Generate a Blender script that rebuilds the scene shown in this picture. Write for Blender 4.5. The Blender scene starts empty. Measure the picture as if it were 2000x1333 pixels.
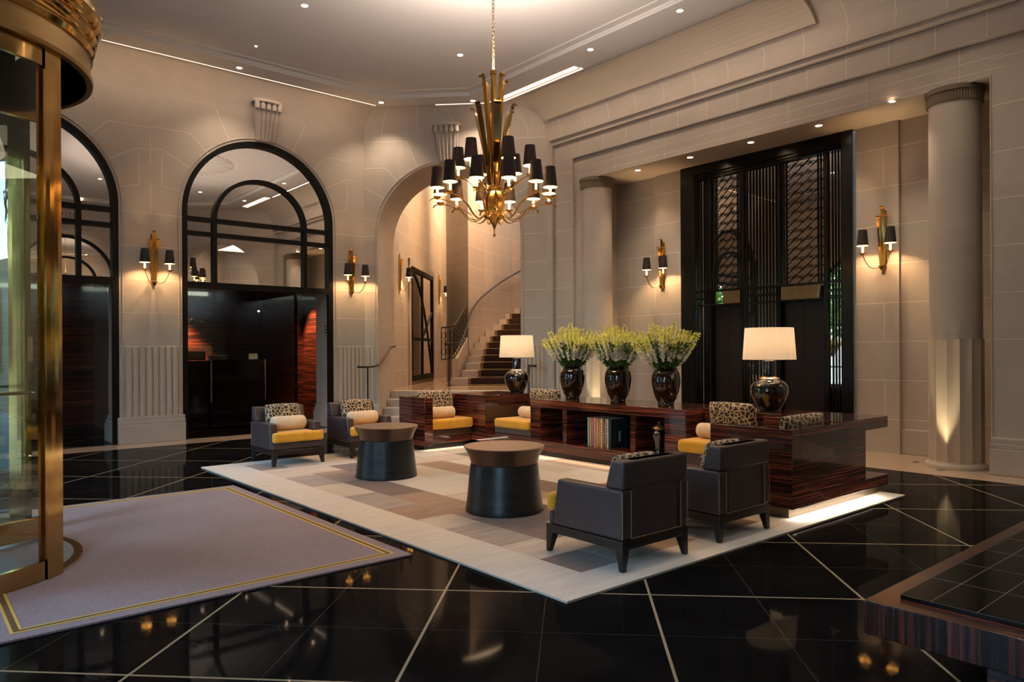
import bpy, math, random
from mathutils import Vector, Matrix
random.seed(7)
SC = bpy.context.scene
COL = SC.collection
R = math.radians
PI = math.pi
S2 = math.sqrt(2)

# ------------------------------------------------------------------ materials
def nmat(name):
    m = bpy.data.materials.new(name); m.use_nodes = True
    nt = m.node_tree
    return m, nt, nt.nodes['Principled BSDF']
def setp(b, **k):
    N = {'col':'Base Color','rough':'Roughness','metal':'Metallic','spec':'Specular IOR Level','coat':'Coat Weight',
         'coatr':'Coat Roughness','em':'Emission Color','ems':'Emission Strength','sheen':'Sheen Weight','alpha':'Alpha','ior':'IOR'}
    for a, v in k.items():
        if a in ('col','em') and len(v) == 3: v = (*v, 1)
        b.inputs[N[a]].default_value = v
def plain(name, col, rough=.5, metal=0, **k):
    m, nt, b = nmat(name); setp(b, col=col, rough=rough, metal=metal, **k); return m
def node(nt, t, **k):
    n = nt.nodes.new(t)
    for a, v in k.items():
        if hasattr(n, a): setattr(n, a, v)
        else: n.inputs[a].default_value = v
    return n
def ramp(nt, fac, stops, interp='LINEAR'):
    r = nt.nodes.new('ShaderNodeValToRGB'); r.color_ramp.interpolation = interp
    e = r.color_ramp.elements
    while len(e) < len(stops): e.new(.5)
    for i, (p, c) in enumerate(stops):
        e[i].position = p; e[i].color = (*c, 1) if len(c) == 3 else c
    nt.links.new(fac, r.inputs[0]); return r.outputs[0]
def coord(nt, kind='UV', scale=(1,1,1), loc=(0,0,0)):
    tc = nt.nodes.new('ShaderNodeTexCoord'); mp = nt.nodes.new('ShaderNodeMapping')
    mp.inputs['Scale'].default_value = scale; mp.inputs['Location'].default_value = loc
    nt.links.new(tc.outputs[kind], mp.inputs[0]); return mp.outputs[0]
def noise(nt, vec, scale=5, detail=3, rough=.5, dist=0):
    n = node(nt, 'ShaderNodeTexNoise'); n.inputs['Scale'].default_value = scale; n.inputs['Detail'].default_value = detail
    n.inputs['Roughness'].default_value = rough; n.inputs['Distortion'].default_value = dist
    nt.links.new(vec, n.inputs['Vector']); return n.outputs['Fac']
def math_(nt, op, a, b=None, c=None):
    n = nt.nodes.new('ShaderNodeMath'); n.operation = op
    for i, v in enumerate((a, b, c)):
        if v is None: continue
        if isinstance(v, (int, float)): n.inputs[i].default_value = v
        else: nt.links.new(v, n.inputs[i])
    return n.outputs[0]
def mixc(nt, fac, a, b, mode='MIX'):
    n = nt.nodes.new('ShaderNodeMix'); n.data_type = 'RGBA'; n.blend_type = mode
    for i, v in ((0, fac), (6, a), (7, b)):
        if isinstance(v, (int, float)): n.inputs[i].default_value = v
        elif isinstance(v, tuple): n.inputs[i].default_value = (*v, 1) if len(v) == 3 else v
        else: nt.links.new(v, n.inputs[i])
    return n.outputs[2]
def bump(nt, b, h, strength=.3, dist=.01):
    n = nt.nodes.new('ShaderNodeBump'); n.inputs['Strength'].default_value = strength; n.inputs['Distance'].default_value = dist
    nt.links.new(h, n.inputs['Height']); nt.links.new(n.outputs[0], b.inputs['Normal'])

M = {}
def stone(name, joints=True, base=(.47,.405,.355)):
    m, nt, b = nmat(name)
    v = coord(nt, 'UV')
    f = noise(nt, v, 1.6, 5, .6); g = noise(nt, coord(nt,'UV',(1,8,1)), 14, 4, .6)
    c1 = ramp(nt, f, [(.3, tuple(x*.9 for x in base)), (.7, tuple(x*1.08 for x in base))])
    c2 = mixc(nt, .25, c1, ramp(nt, g, [(.3,(.36,.31,.26)),(.7,(.56,.50,.43))]))
    if joints:
        br = nt.nodes.new('ShaderNodeTexBrick')
        nt.links.new(coord(nt,'UV',(1,1,1),(0.2,0.07,0)), br.inputs['Vector'])
        br.inputs['Scale'].default_value = 1; br.inputs['Brick Width'].default_value = 1.16; br.inputs['Row Height'].default_value = .54
        br.inputs['Mortar Size'].default_value = .0045; br.inputs['Mortar Smooth'].default_value = .2
        br.inputs['Color1'].default_value = (.96,.96,.96,1); br.inputs['Color2'].default_value = (1.03,1.02,1.0,1); br.inputs['Mortar'].default_value = (1,1,1,1)
        c3 = mixc(nt, 1.0, c2, br.outputs['Color'], 'MULTIPLY')
        c2 = mixc(nt, br.outputs['Fac'], c3, (.72,.66,.58))
    nt.links.new(c2, b.inputs['Base Color']); setp(b, rough=.62, spec=.3)
    bump(nt, b, g, .08, .004)
    return m
M['stone'] = stone('limestone_courses')
M['stone_plain'] = stone('limestone_plain', False)
M['joint'] = plain('pale_mortar', (.72,.66,.58), .7)
M['flute'] = stone('limestone_flutes', False, (.55,.46,.36))

def ebony(name, vert=False, bright=1.0, rough=.12, coat=.6):
    m, nt, b = nmat(name)
    sc = (38,.55,1) if vert else (.55,38,1)
    v = coord(nt, 'UV', sc)
    n1 = noise(nt, v, 1.6, 6, .62, .3)
    n2 = noise(nt, coord(nt,'UV',(9,.2,1) if vert else (.2,9,1)), 1.3, 2, .5)
    f = math_(nt, 'ADD', math_(nt,'MULTIPLY', n1, .72), math_(nt,'MULTIPLY', n2, .32))
    k = bright
    c = ramp(nt, f, [(.38,(.006,.003,.003)),(.5,(.022*k,.008*k,.006*k)),(.57,(.10*k,.022*k,.012*k)),(.66,(.20*k,.055*k,.028*k)),(.8,(.26*k,.10*k,.05*k))])
    nt.links.new(c, b.inputs['Base Color']); setp(b, rough=rough, spec=.5, coat=coat, coatr=.04)
    return m
M['ebony'] = ebony('macassar_ebony', False, 1.55)
M['ebony_v'] = ebony('macassar_ebony_upright', True, 1.0, .2, .0)
M['ebony_wall'] = ebony('macassar_panelling', False, 1.2, .3)
M['gold'] = plain('brushed_brass', (.62,.38,.11), .22, 1)
M['gold_polish'] = plain('polished_brass', (.50,.33,.13), .11, 1)
M['gold_satin'] = plain('satin_brass', (.42,.29,.13), .33, 1)
M['drumcol'] = plain('dark_bronze_collar', (.10,.068,.055), .30, .7)
M['bronze'] = plain('dark_bronze', (.010,.009,.008), .26, .5)
M['iron'] = plain('black_iron', (.014,.012,.011), .4, .3)
M['blackframe'] = plain('black_metal_frame', (.003,.003,.003), .5, 0, spec=.2)
M['shade_black'] = plain('aubergine_silk_shade', (.020,.010,.010), .7)
M['candle'] = plain('glowing_candle', (.9,.7,.4), .5, em=(1,.70,.28), ems=3.6)
M['shade_in'] = plain('gilded_shade_lining', (.9,.6,.2), .5, em=(1,.66,.20), ems=1.0)
M['cer'] = plain('black_glazed_ceramic', (.006,.004,.004), .06, 0, coat=1, coatr=.03)
def lshade():
    m = bpy.data.materials.new('lit_cream_silk'); m.use_nodes = True; nt = m.node_tree; nt.nodes.clear()
    o = node(nt,'ShaderNodeOutputMaterial'); a = node(nt,'ShaderNodeAddShader')
    t = node(nt,'ShaderNodeBsdfTranslucent'); d = node(nt,'ShaderNodeBsdfDiffuse'); mx = node(nt,'ShaderNodeMixShader'); e = node(nt,'ShaderNodeEmission')
    t.inputs[0].default_value = (.95,.80,.60,1); d.inputs[0].default_value = (.85,.75,.6,1); mx.inputs[0].default_value = .4
    e.inputs[0].default_value = (1,.76,.52,1)
    tc = node(nt,'ShaderNodeTexCoord'); mp = node(nt,'ShaderNodeMapping'); mp.inputs['Scale'].default_value = (1,1,.01)
    nt.links.new(tc.outputs['Object'], mp.inputs[0])
    f = noise(nt, mp.outputs[0], 22, 2)
    nt.links.new(math_(nt,'MULTIPLY_ADD', f, .14, .17), e.inputs[1])
    nt.links.new(t.outputs[0], mx.inputs[2]); nt.links.new(d.outputs[0], mx.inputs[1])
    nt.links.new(mx.outputs[0], a.inputs[0]); nt.links.new(e.outputs[0], a.inputs[1]); nt.links.new(a.outputs[0], o.inputs[0])
    return m
M['lshade'] = lshade()
M['leather'] = None
def leather(name, col, rough=.38):
    m, nt, b = nmat(name)
    v = coord(nt,'UV'); f = noise(nt, v, 3, 3); g = noise(nt, v, 160, 2)
    c = ramp(nt, f, [(.3, tuple(x*.85 for x in col)), (.7, tuple(x*1.15 for x in col))])
    nt.links.new(c, b.inputs['Base Color']); setp(b, rough=rough, spec=.45); bump(nt, b, g, .06, .002); return m
M['leather'] = leather('plum_brown_leather', (.058,.040,.042), .42)
M['leather_b'] = leather('brown_leather', (.065,.036,.020))
M['piping'] = plain('tan_piping', (.30,.20,.12), .5)
M['wood_dark'] = plain('dark_stained_wood', (.014,.010,.009), .35)
def velvet(name, col):
    m, nt, b = nmat(name)
    v = coord(nt,'Object',(1,1,1)); f = noise(nt, v, 6, 4, .6); g = noise(nt, coord(nt,'Object',(1,1,1)), 90, 2)
    h = mixc(nt, .5, f, g)
    c = ramp(nt, math_(nt,'ADD', math_(nt,'MULTIPLY',f,.6), math_(nt,'MULTIPLY',g,.4)), [(.3, tuple(x*.72 for x in col)), (.7, tuple(min(1,x*1.2) for x in col))])
    nt.links.new(c, b.inputs['Base Color']); setp(b, rough=.85, sheen=.3); bump(nt, b, g, .25, .003); return m
M['mustard'] = velvet('mustard_velvet', (.74,.38,.022))
M['cream'] = velvet('cream_chenille', (.74,.58,.40))
def leopard():
    m, nt, b = nmat('leopard_weave')
    v = coord(nt,'Object',(1,1,1)); vo = node(nt,'ShaderNodeTexVoronoi'); vo.feature = 'DISTANCE_TO_EDGE'; vo.inputs['Scale'].default_value = 21
    w = nt.nodes.new('ShaderNodeVectorMath'); w.operation = 'ADD'
    nz = node(nt,'ShaderNodeTexNoise'); nz.inputs['Scale'].default_value = 20; nt.links.new(v, nz.inputs['Vector'])
    sc = nt.nodes.new('ShaderNodeVectorMath'); sc.operation = 'SCALE'; sc.inputs['Scale'].default_value = .028; nt.links.new(nz.outputs['Color'], sc.inputs[0])
    nt.links.new(v, w.inputs[0]); nt.links.new(sc.outputs[0], w.inputs[1]); nt.links.new(w.outputs[0], vo.inputs['Vector'])
    c = ramp(nt, vo.outputs['Distance'], [(.075,(.50,.38,.23)),(.115,(.03,.016,.010)),(.3,(.016,.009,.006)),(.42,(.06,.035,.02))])
    nt.links.new(c, b.inputs['Base Color']); setp(b, rough=.8, sheen=.2); return m
M['leopard'] = leopard()
def hammered():
    m, nt, b = nmat('ribbed_dark_metal')
    g = noise(nt, coord(nt,'Object',(3,3,150)), 1, 3, .5, .2)
    c = ramp(nt, g, [(.3,(.022,.026,.030)),(.7,(.045,.052,.058))]); nt.links.new(c, b.inputs['Base Color'])
    setp(b, rough=.34, metal=.75); bump(nt, b, g, .5, .004); return m
M['drum'] = hammered()
def toppy():
    m, nt, b = nmat('brown_bronze_top')
    g = noise(nt, coord(nt,'Object',(2,30,2)), 6, 3)
    c = ramp(nt, g, [(.3,(.17,.11,.085)),(.7,(.26,.17,.135))]); nt.links.new(c, b.inputs['Base Color'])
    setp(b, rough=.42, metal=.35); return m
M['drumtop'] = toppy()
M['ceil'] = plain('ceiling_plaster', (.60,.565,.545), .8, spec=.2)
M['ceil_cove'] = plain('smooth_plaster', (.50,.435,.36), .8, spec=.2)
M['slot'] = plain('light_slot', (1,.8,.6), .5, em=(1,.74,.54), ems=1.5)
M['slot_hot'] = plain('light_slot_inner', (1,.8,.6), .5, em=(1,.76,.58), ems=1.9)
M['lamp_glow'] = plain('lamp_lens', (1,.9,.8), .5, em=(1,.86,.68), ems=9)
M['led'] = plain('led_strip', (1,.9,.8), .5, em=(1,.84,.62), ems=7)
M['white_metal'] = plain('white_trim_ring', (.6,.55,.5), .4)
def marble_floor():
    m, nt, b = nmat('black_marble_floor')
    tc = nt.nodes.new('ShaderNodeTexCoord'); sp = nt.nodes.new('ShaderNodeSeparateXYZ'); nt.links.new(tc.outputs['Object'], sp.inputs[0])
    x, y = sp.outputs[0], sp.outputs[1]
    p = math_(nt,'MULTIPLY', math_(nt,'SUBTRACT',x,y), 1/S2); q = math_(nt,'MULTIPLY', math_(nt,'ADD',x,y), 1/S2)
    def line(c, off, per, w):
        t = math_(nt,'FRACT', math_(nt,'DIVIDE', math_(nt,'SUBTRACT', c, off - 100*per), per))
        d = math_(nt,'MULTIPLY', math_(nt,'MINIMUM', t, math_(nt,'SUBTRACT', 1.0, t)), per)
        return math_(nt,'LESS_THAN', d, w)
    A = math_(nt,'MAXIMUM', line(p,.443,1.222,.0075), line(q,4.385,1.251,.0075))
    B = math_(nt,'MAXIMUM', line(p,.443+.611,1.222,.0022), line(q,4.385+.6255,1.251,.0022))
    f = noise(nt, coord(nt,'Object'), 2.2, 6, .6); g = noise(nt, coord(nt,'Object'), 60, 2)
    c = ramp(nt, f, [(.3,(.0045,.0042,.0042)),(.7,(.009,.0085,.0085))])
    c = mixc(nt, B, c, (.055,.05,.043)); c = mixc(nt, A, c, (.36,.29,.19))
    nt.links.new(c, b.inputs['Base Color'])
    setp(b, spec=0, rough=.6)
    g_ = node(nt,'ShaderNodeBsdfGlossy'); g_.inputs['Roughness'].default_value = .045; g_.inputs['Color'].default_value = (.92,.95,1,1)
    fr = node(nt,'ShaderNodeFresnel'); fr.inputs[0].default_value = 1.42; mx = node(nt,'ShaderNodeMixShader')
    pw = math_(nt,'POWER', fr.outputs[0], 2.1)
    nt.links.new(math_(nt,'MULTIPLY', pw, 1.0), mx.inputs[0]); nt.links.new(b.outputs[0], mx.inputs[1]); nt.links.new(g_.outputs[0], mx.inputs[2])
    nt.links.new(mx.outputs[0], nt.nodes['Material Output'].inputs[0]); return m
M['floor'] = marble_floor()
M['cream_floor'] = plain('cream_marble', (.50,.37,.27), .12, 0, spec=.5)
def mirror(name, col, rough=.0):
    return plain(name, col, rough, 1)
M['mirror'] = mirror('antique_mirror_glass', (.90,.87,.82))
M['mirror_dk'] = mirror('bronze_mirror_glass', (.86,.78,.70))
M['mirror_br'] = mirror('brass_mirror_panel', (.92,.84,.52), .02)
def glass(name, tint=(.92,.97,.95), f=1.0, base=.03):
    m = bpy.data.materials.new(name); m.use_nodes = True; nt = m.node_tree; nt.nodes.clear()
    o = node(nt,'ShaderNodeOutputMaterial'); mx = node(nt,'ShaderNodeMixShader'); t = node(nt,'ShaderNodeBsdfTransparent'); g = node(nt,'ShaderNodeBsdfGlossy')
    t.inputs[0].default_value = (*tint,1); g.inputs['Roughness'].default_value = 0; g.inputs['Color'].default_value = (.9,1,.95,1)
    fr = node(nt,'ShaderNodeFresnel'); fr.inputs[0].default_value = 1.5
    nt.links.new(math_(nt,'MULTIPLY_ADD', fr.outputs[0], f, base), mx.inputs[0]); nt.links.new(t.outputs[0], mx.inputs[1]); nt.links.new(g.outputs[0], mx.inputs[2]); nt.links.new(mx.outputs[0], o.inputs[0])
    return m
M['glass'] = glass('clear_door_glass')
M['winglass'] = glass('window_glass', (.95,1,.97), .6, 0)
M['door_dk'] = plain('dark_lift_door', (.016,.011,.011), .34, .3)
def carpet(name, c0, c1, sc=90):
    m, nt, b = nmat(name)
    f = noise(nt, coord(nt,'Object'), 1.1, 3); g = noise(nt, coord(nt,'Object'), sc, 3, .7)
    c = ramp(nt, g, [(.32,c0),(.68,c1)]); c = mixc(nt, .25, c, ramp(nt, f, [(.3,c0),(.7,c1)]))
    nt.links.new(c, b.inputs['Base Color']); setp(b, rough=.95, sheen=.4, spec=.1); bump(nt, b, g, .6, .004); return m
M['mat'] = carpet('mauve_entry_mat', (.105,.070,.080), (.36,.245,.265), 110)
M['matgold'] = plain('mat_gold_yarn', (.72,.50,.12), .9)
M['matdk'] = plain('mat_olive_yarn', (.14,.095,.035), .95)
def rugm(name, c0, c1):
    m, nt, b = nmat(name)
    f = noise(nt, coord(nt,'Object',(1.6,14,1)), 1.5, 5, .6); g = noise(nt, coord(nt,'Object'), 140, 2); h = noise(nt, coord(nt,'Object',(.8,1.0,1)), 1.7, 2)
    c = ramp(nt, f, [(.30,c0),(.66,c1)])
    c = mixc(nt, math_(nt,'MULTIPLY',h,.5), c, c1)
    nt.links.new(c, b.inputs['Base Color']); setp(b, rough=.9, sheen=.3, spec=.15); bump(nt, b, g, .4, .003); return m
M['rug_cream'] = rugm('rug_ivory_pile', (.56,.48,.40), (.70,.63,.55))
M['rug_taupe'] = rugm('rug_taupe_pile', (.19,.135,.10), (.42,.34,.28))
M['rug_tan'] = rugm('rug_tan_pile', (.20,.105,.055), (.40,.25,.15))
M['rug_brown'] = rugm('rug_brown_pile', (.085,.045,.028), (.20,.115,.07))
M['rug_sand'] = rugm('rug_sand_pile', (.42,.33,.25), (.62,.52,.42))
M['rug_edge'] = plain('rug_backing', (.45,.40,.34), .9)
def stairrug():
    m, nt, b = nmat('patterned_stair_runner')
    v = coord(nt,'UV'); vo = node(nt,'ShaderNodeTexVoronoi'); vo.inputs['Scale'].default_value = 14; nt.links.new(v, vo.inputs['Vector'])
    c = ramp(nt, vo.outputs['Distance'], [(.2,(.05,.014,.010)),(.55,(.022,.008,.007))]); nt.links.new(c, b.inputs['Base Color']); setp(b, rough=.95); return m
M['runner'] = stairrug()
M['runner_edge'] = plain('runner_tan_border', (.20,.10,.045), .95)
M['leaf'] = plain('green_foliage', (.035,.10,.018), .5)
M['leaf2'] = plain('fresh_green_foliage', (.09,.22,.03), .5)
M['stem'] = plain('flower_stem', (.12,.24,.05), .5)
M['petal_w'] = plain('white_petal', (.92,.90,.80), .6)
M['petal_y'] = plain('yellow_green_petal', (.88,.84,.26), .6)
M['petal_l'] = plain('lime_petal', (.66,.72,.14), .6)
M['black_top'] = plain('black_stone_top', (.006,.006,.006), .10, 0, spec=.12, ior=1.25)
M['gap'] = plain('pale_tile_joint', (.20,.15,.10), .4)
M['desk'] = plain('black_lacquer', (.004,.0035,.003), .08, 0, spec=.2)
M['steel'] = plain('steel_edge', (.5,.5,.5), .25, 1)
M['card'] = plain('ivory_card', (.75,.66,.48), .7)
M['screen'] = plain('dark_plastic', (.015,.013,.012), .4)
M['grille'] = plain('floor_grille', (.42,.47,.54), .4, .3)
M['grille_gap'] = plain('grille_gap', (.05,.05,.06), .6)
M['bark'] = plain('bark', (.09,.07,.05), .9)
M['street'] = plain('pavement', (.30,.30,.30), .9)
M['facade'] = plain('pale_facade', (.5,.5,.47), .9)
M['text'] = plain('sign_lettering', (.30,.20,.14), .4, .5)

# ------------------------------------------------------------------ mesh builder
class MB:
    def __init__(s): s.v = []; s.f = []; s.m = []; s.T = Matrix.Identity(4)
    def add(s, vs, fs, mi=0):
        n = len(s.v); s.v += [s.T @ Vector(p) for p in vs]
        for f in fs: s.f.append([i + n for i in f]); s.m.append(mi)
        return s
    def box(s, x0, x1, y0, y1, z0, z1, mi=0):
        return s.add([(x0,y0,z0),(x1,y0,z0),(x1,y1,z0),(x0,y1,z0),(x0,y0,z1),(x1,y0,z1),(x1,y1,z1),(x0,y1,z1)],
                     [(0,3,2,1),(4,5,6,7),(0,1,5,4),(1,2,6,5),(2,3,7,6),(3,0,4,7)], mi)
    def quad(s, a, b, c, d, mi=0): return s.add([a,b,c,d], [(0,1,2,3)], mi)
    def hexa(s, bot, top, mi=0):
        n = len(bot); fs = [tuple(range(n-1,-1,-1)), tuple(range(n,2*n))]
        fs += [(i,(i+1)%n,n+(i+1)%n,n+i) for i in range(n)]
        return s.add(list(bot)+list(top), fs, mi)
    def prism(s, poly, z0, z1, mi=0): return s.hexa([(x,y,z0) for x,y in poly], [(x,y,z1) for x,y in poly], mi)
    def lathe(s, prof, n=32, c=(0,0,0), mi=0, a0=0, a1=2*PI, cap=True):
        full = abs(a1-a0-2*PI) < 1e-6; k = n if full else n+1; vs = []
        for r, z in prof:
            for i in range(k):
                a = a0+(a1-a0)*i/n; vs.append((c[0]+r*math.cos(a), c[1]+r*math.sin(a), c[2]+z))
        fs = []
        for j in range(len(prof)-1):
            for i in range(n):
                b = (i+1)%k if full else i+1
                fs.append((j*k+i, j*k+b, (j+1)*k+b, (j+1)*k+i))
        if full and cap and prof[0][0] > 1e-5: fs.append(tuple(range(k-1,-1,-1)))
        if full and cap and prof[-1][0] > 1e-5: fs.append(tuple((len(prof)-1)*k+i for i in range(k)))
        return s.add(vs, fs, mi)
    def tube(s, pts, r, n=8, mi=0, cap=True, closed=False):
        pts = [Vector(p) for p in pts]; m = len(pts); rr = r if isinstance(r, (list,tuple)) else [r]*m
        vs = []; up = None
        for i, p in enumerate(pts):
            if closed: t = pts[(i+1)%m]-pts[i-1]
            else: t = pts[min(i+1,m-1)]-pts[max(i-1,0)]
            if t.length < 1e-9: t = Vector((0,0,1))
            t.normalize()
            if up is None:
                up = Vector((0,0,1)) if abs(t.z) < .9 else Vector((1,0,0))
            a = (up - t*up.dot(t)).normalized(); up = a; b = t.cross(a)
            for k in range(n):
                w = 2*PI*k/n; vs.append(p + (a*math.cos(w)+b*math.sin(w))*rr[i])
        fs = []
        for i in range(m if closed else m-1):
            j = (i+1)%m
            for k in range(n): fs.append((i*n+k, i*n+(k+1)%n, j*n+(k+1)%n, j*n+k))
        if cap and not closed: fs += [tuple(range(n-1,-1,-1)), tuple((m-1)*n+k for k in range(n))]
        return s.add(vs, fs, mi)
    def ribbon(s, pts, side, w, t, mi=0):
        """flat strap: pts centre line, side = width direction, w width (or list), t thickness"""
        pts = [Vector(p) for p in pts]; side = Vector(side).normalized(); m = len(pts); vs = []
        ww = w if isinstance(w,(list,tuple)) else [w]*m
        for i, p in enumerate(pts):
            tg = (pts[min(i+1,m-1)]-pts[max(i-1,0)]).normalized(); nn = tg.cross(side).normalized()
            for a, b in ((-1,-1),(1,-1),(1,1),(-1,1)): vs.append(p + side*(a*ww[i]/2) + nn*(b*t/2))
        fs = [(0,1,2,3)[::-1], tuple((m-1)*4+k for k in range(4))]
        for i in range(m-1):
            for k in range(4): fs.append((i*4+k, i*4+(k+1)%4, i*4+4+(k+1)%4, i*4+4+k))
        return s.add(vs, fs, mi)
    def bar(s, a, b, w, d, nrm, mi=0):
        a = Vector(a); b = Vector(b); t = (b-a).normalized(); n = Vector(nrm).normalized(); u = t.cross(n).normalized()
        vs = []
        for p in (a, b):
            for i, j in ((-1,-1),(1,-1),(1,1),(-1,1)): vs.append(p + u*(i*w/2) + n*(j*d/2))
        return s.add(vs, [(3,2,1,0),(4,5,6,7),(0,1,5,4),(1,2,6,5),(2,3,7,6),(3,0,4,7)], mi)
    def pillow(s, w, h, t, seg=10, mi=0, puff=1.0):
        """box cushion in local xz, thickness along y, centred"""
        vs = []; 
        for sd in (-1, 1):
            for j in range(seg+1):
                for i in range(seg+1):
                    u = -1+2*i/seg; v = -1+2*j/seg
                    e = (1-abs(u)**5)*(1-abs(v)**5)
                    k = 1-.05*(abs(u*v))**3
                    vs.append((u*w/2*k, sd*t/2*(.25+.75*e**.45)*puff, v*h/2*k))
        n = seg+1; fs = []
        for j in range(seg):
            for i in range(seg):
                a = j*n+i; fs.append((a,a+1,a+n+1,a+n)); b = a+n*n; fs.append((b,b+n,b+n+1,b+1))
        for i in range(seg):
            fs.append((i+n*n, i+1+n*n, i+1, i)); a = seg*n+i; fs.append((a, a+1, a+1+n*n, a+n*n))
            a = i*n; fs.append((a, a+n, a+n+n*n, a+n*n)); a = i*n+seg; fs.append((a+n*n, a+n+n*n, a+n, a))
        return s.add(vs, fs, mi)
    def build(s, name, mat, parent=None, bev=0, smooth=40, seg=2, loc=None, rot=None):
        me = bpy.data.meshes.new(name); me.from_pydata([tuple(v) for v in s.v], [], s.f)
        mats = mat if isinstance(mat, (list,tuple)) else [mat]
        for m in mats: me.materials.append(m)
        for p, mi in zip(me.polygons, s.m): p.material_index = mi
        uv = me.uv_layers.new(name='UVMap')
        for p in me.polygons:
            n = p.normal
            if abs(n.z) > .7:
                for li in p.loop_indices:
                    co = me.vertices[me.loops[li].vertex_index].co; uv.data[li].uv = (co.x, co.y)
            else:
                l = math.hypot(n.x, n.y); tx, ty = -n.y/l, n.x/l
                if abs(tx) >= abs(ty):
                    if tx < 0: tx, ty = -tx, -ty
                elif ty < 0: tx, ty = -tx, -ty
                for li in p.loop_indices:
                    co = me.vertices[me.loops[li].vertex_index].co; uv.data[li].uv = (co.x*tx+co.y*ty, co.z)
        if smooth:
            me.shade_smooth(); me.set_sharp_from_angle(angle=R(smooth))
        me.update()
        o = bpy.data.objects.new(name, me); COL.objects.link(o)
        if parent: o.parent = parent
        if loc: o.location = loc
        if rot: o.rotation_euler = rot
        if bev:
            b = o.modifiers.new('bevel','BEVEL'); b.width = bev; b.segments = seg; b.limit_method = 'ANGLE'; b.angle_limit = R(40)
            b.harden_normals = False
        return o
def tag(o, label, cat, group=None, kind=None):
    o['label'] = label
    if cat: o['category'] = cat
    if group: o['group'] = group
    if kind: o['kind'] = kind
    return o
def thing(name, label, cat, loc=(0,0,0), rz=0, group=None):
    o = bpy.data.objects.new(name, None); COL.objects.link(o); o.empty_display_size = .1
    o.location = loc; o.rotation_euler = (0,0,rz); return tag(o, label, cat, group)
def struct(o): o['kind'] = 'structure'; return o
def copy_tree(o, parent=None):
    c = o.copy(); COL.objects.link(c); c.parent = parent
    if parent is not None: c.matrix_parent_inverse = o.matrix_parent_inverse.copy()
    for ch in list(o.children): copy_tree(ch, c)
    return c
def dup(o, loc, rz=0, label=None, group=None):
    c = copy_tree(o); c.location = loc; c.rotation_euler = (0,0,rz)
    if label: c['label'] = label
    if group: c['group'] = group
    return c
LN = [0]
def light(kind, loc, power, col=(1,.72,.45), size=.05, rot=None, spot=None, blend=.5, sizey=None, parent=None, name=None):
    l = bpy.data.lights.new(name or kind.lower()+'_light', kind); l.energy = power; l.color = col
    if kind == 'SPOT': l.spot_size = R(spot); l.spot_blend = blend; l.shadow_soft_size = size
    elif kind == 'POINT': l.shadow_soft_size = size
    elif kind == 'AREA':
        l.shape = 'RECTANGLE'; l.size = size; l.size_y = sizey or size
    o = bpy.data.objects.new(l.name, l); COL.objects.link(o); o.location = loc
    if rot: o.rotation_euler = rot
    if parent: o.parent = parent
    return o
# ================================================================== ROOM SHELL
def arch_wall(mb, T, u0, u1, z1, ops, z0=0, th=.75, mi=0, mj=0):
    """ops: (uc, r, spring, zsill, jamb thickness)"""
    cur = u0
    for uc, r, sp, zs, tj in sorted(ops):
        a, b = uc-r, uc+r
        if a > cur: mb.quad(T(cur,z0,0), T(a,z0,0), T(a,z1,0), T(cur,z1,0), mi)
        if zs > z0: mb.quad(T(a,z0,0), T(b,z0,0), T(b,zs,0), T(a,zs,0), mi)
        N = 40; pts = [(uc-r*math.cos(PI*i/N), sp+r*math.sin(PI*i/N)) for i in range(N+1)]
        for (ua, za), (ub, zb) in zip(pts, pts[1:]):
            mb.quad(T(ua,za,0), T(ub,zb,0), T(ub,z1,0), T(ua,z1,0), mi)
            mb.quad(T(ua,za,0), T(ua,za,tj), T(ub,zb,tj), T(ub,zb,0), mj)
        mb.quad(T(a,zs,0), T(a,zs,tj), T(a,sp,tj), T(a,sp,0), mj)
        mb.quad(T(b,zs,0), T(b,sp,0), T(b,sp,tj), T(b,zs,tj), mj)
        cur = b
    if u1 > cur: mb.quad(T(cur,z0,0), T(u1,z0,0), T(u1,z1,0), T(cur,z1,0), mi)
    return mb
P1 = Vector((7.083, 12.85)); EC = Vector((1,-1))/S2; ED = Vector((1,1))/S2; O3 = Vector((8.26, 11.67))
def T_left(u, z, d): return (u, 12.85+d, z)
def T_ch(c, z, d): p = O3+EC*c+ED*d; return (p.x, p.y, z)
def T_str(u, z, d): return (-.9-d, u, z)
ZC, ZW = 6.15, 5.65
A1, A2 = (1.37, 1.36, 3.80, 0, .75), (5.045, 1.365, 3.83, 0, .75)
def joint(mb, T, pts, w=.009, d=-.002, mi=1):
    for (ua, za), (ub, zb) in zip(pts, pts[1:]):
        dx, dz = ub-ua, zb-za; l = math.hypot(dx,dz) or 1; nx, nz = -dz/l*w/2, dx/l*w/2
        mb.quad(T(ua-nx,za-nz,d), T(ub-nx,zb-nz,d), T(ub+nx,zb+nz,d), T(ua+nx,za+nz,d), mi)
def voussoirs(mb, T, uc, r, sp, u0, u1, ztop):
    # pale joints radiating from the arch, stepped into horizontal courses
    for a, L in ((12,.34),(30,.52),(47,.42),(66,.62),(114,.62),(133,.42),(150,.52),(168,.34)):
        ca, sa = -math.cos(R(a)), math.sin(R(a)); p0 = (uc+r*ca, sp+r*sa); p1 = (uc+(r+L)*ca, sp+(r+L)*sa)
        p1 = (min(max(p1[0], u0), u1), min(p1[1], ztop)); joint(mb, T, [p0, p1])
        if u0 < p1[0] < u1:
            e = u0 if ca < 0 else u1; joint(mb, T, [p1, (e, p1[1])] if 20 < a < 160 and abs(e-p1[0]) < 1.2 and p1[1] < ztop-.05 else [p1,(p1[0], min(ztop, p1[1]+.5))])
w = MB(); arch_wall(w, T_left, -.9, P1.x, ZW, [A1, A2])
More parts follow.
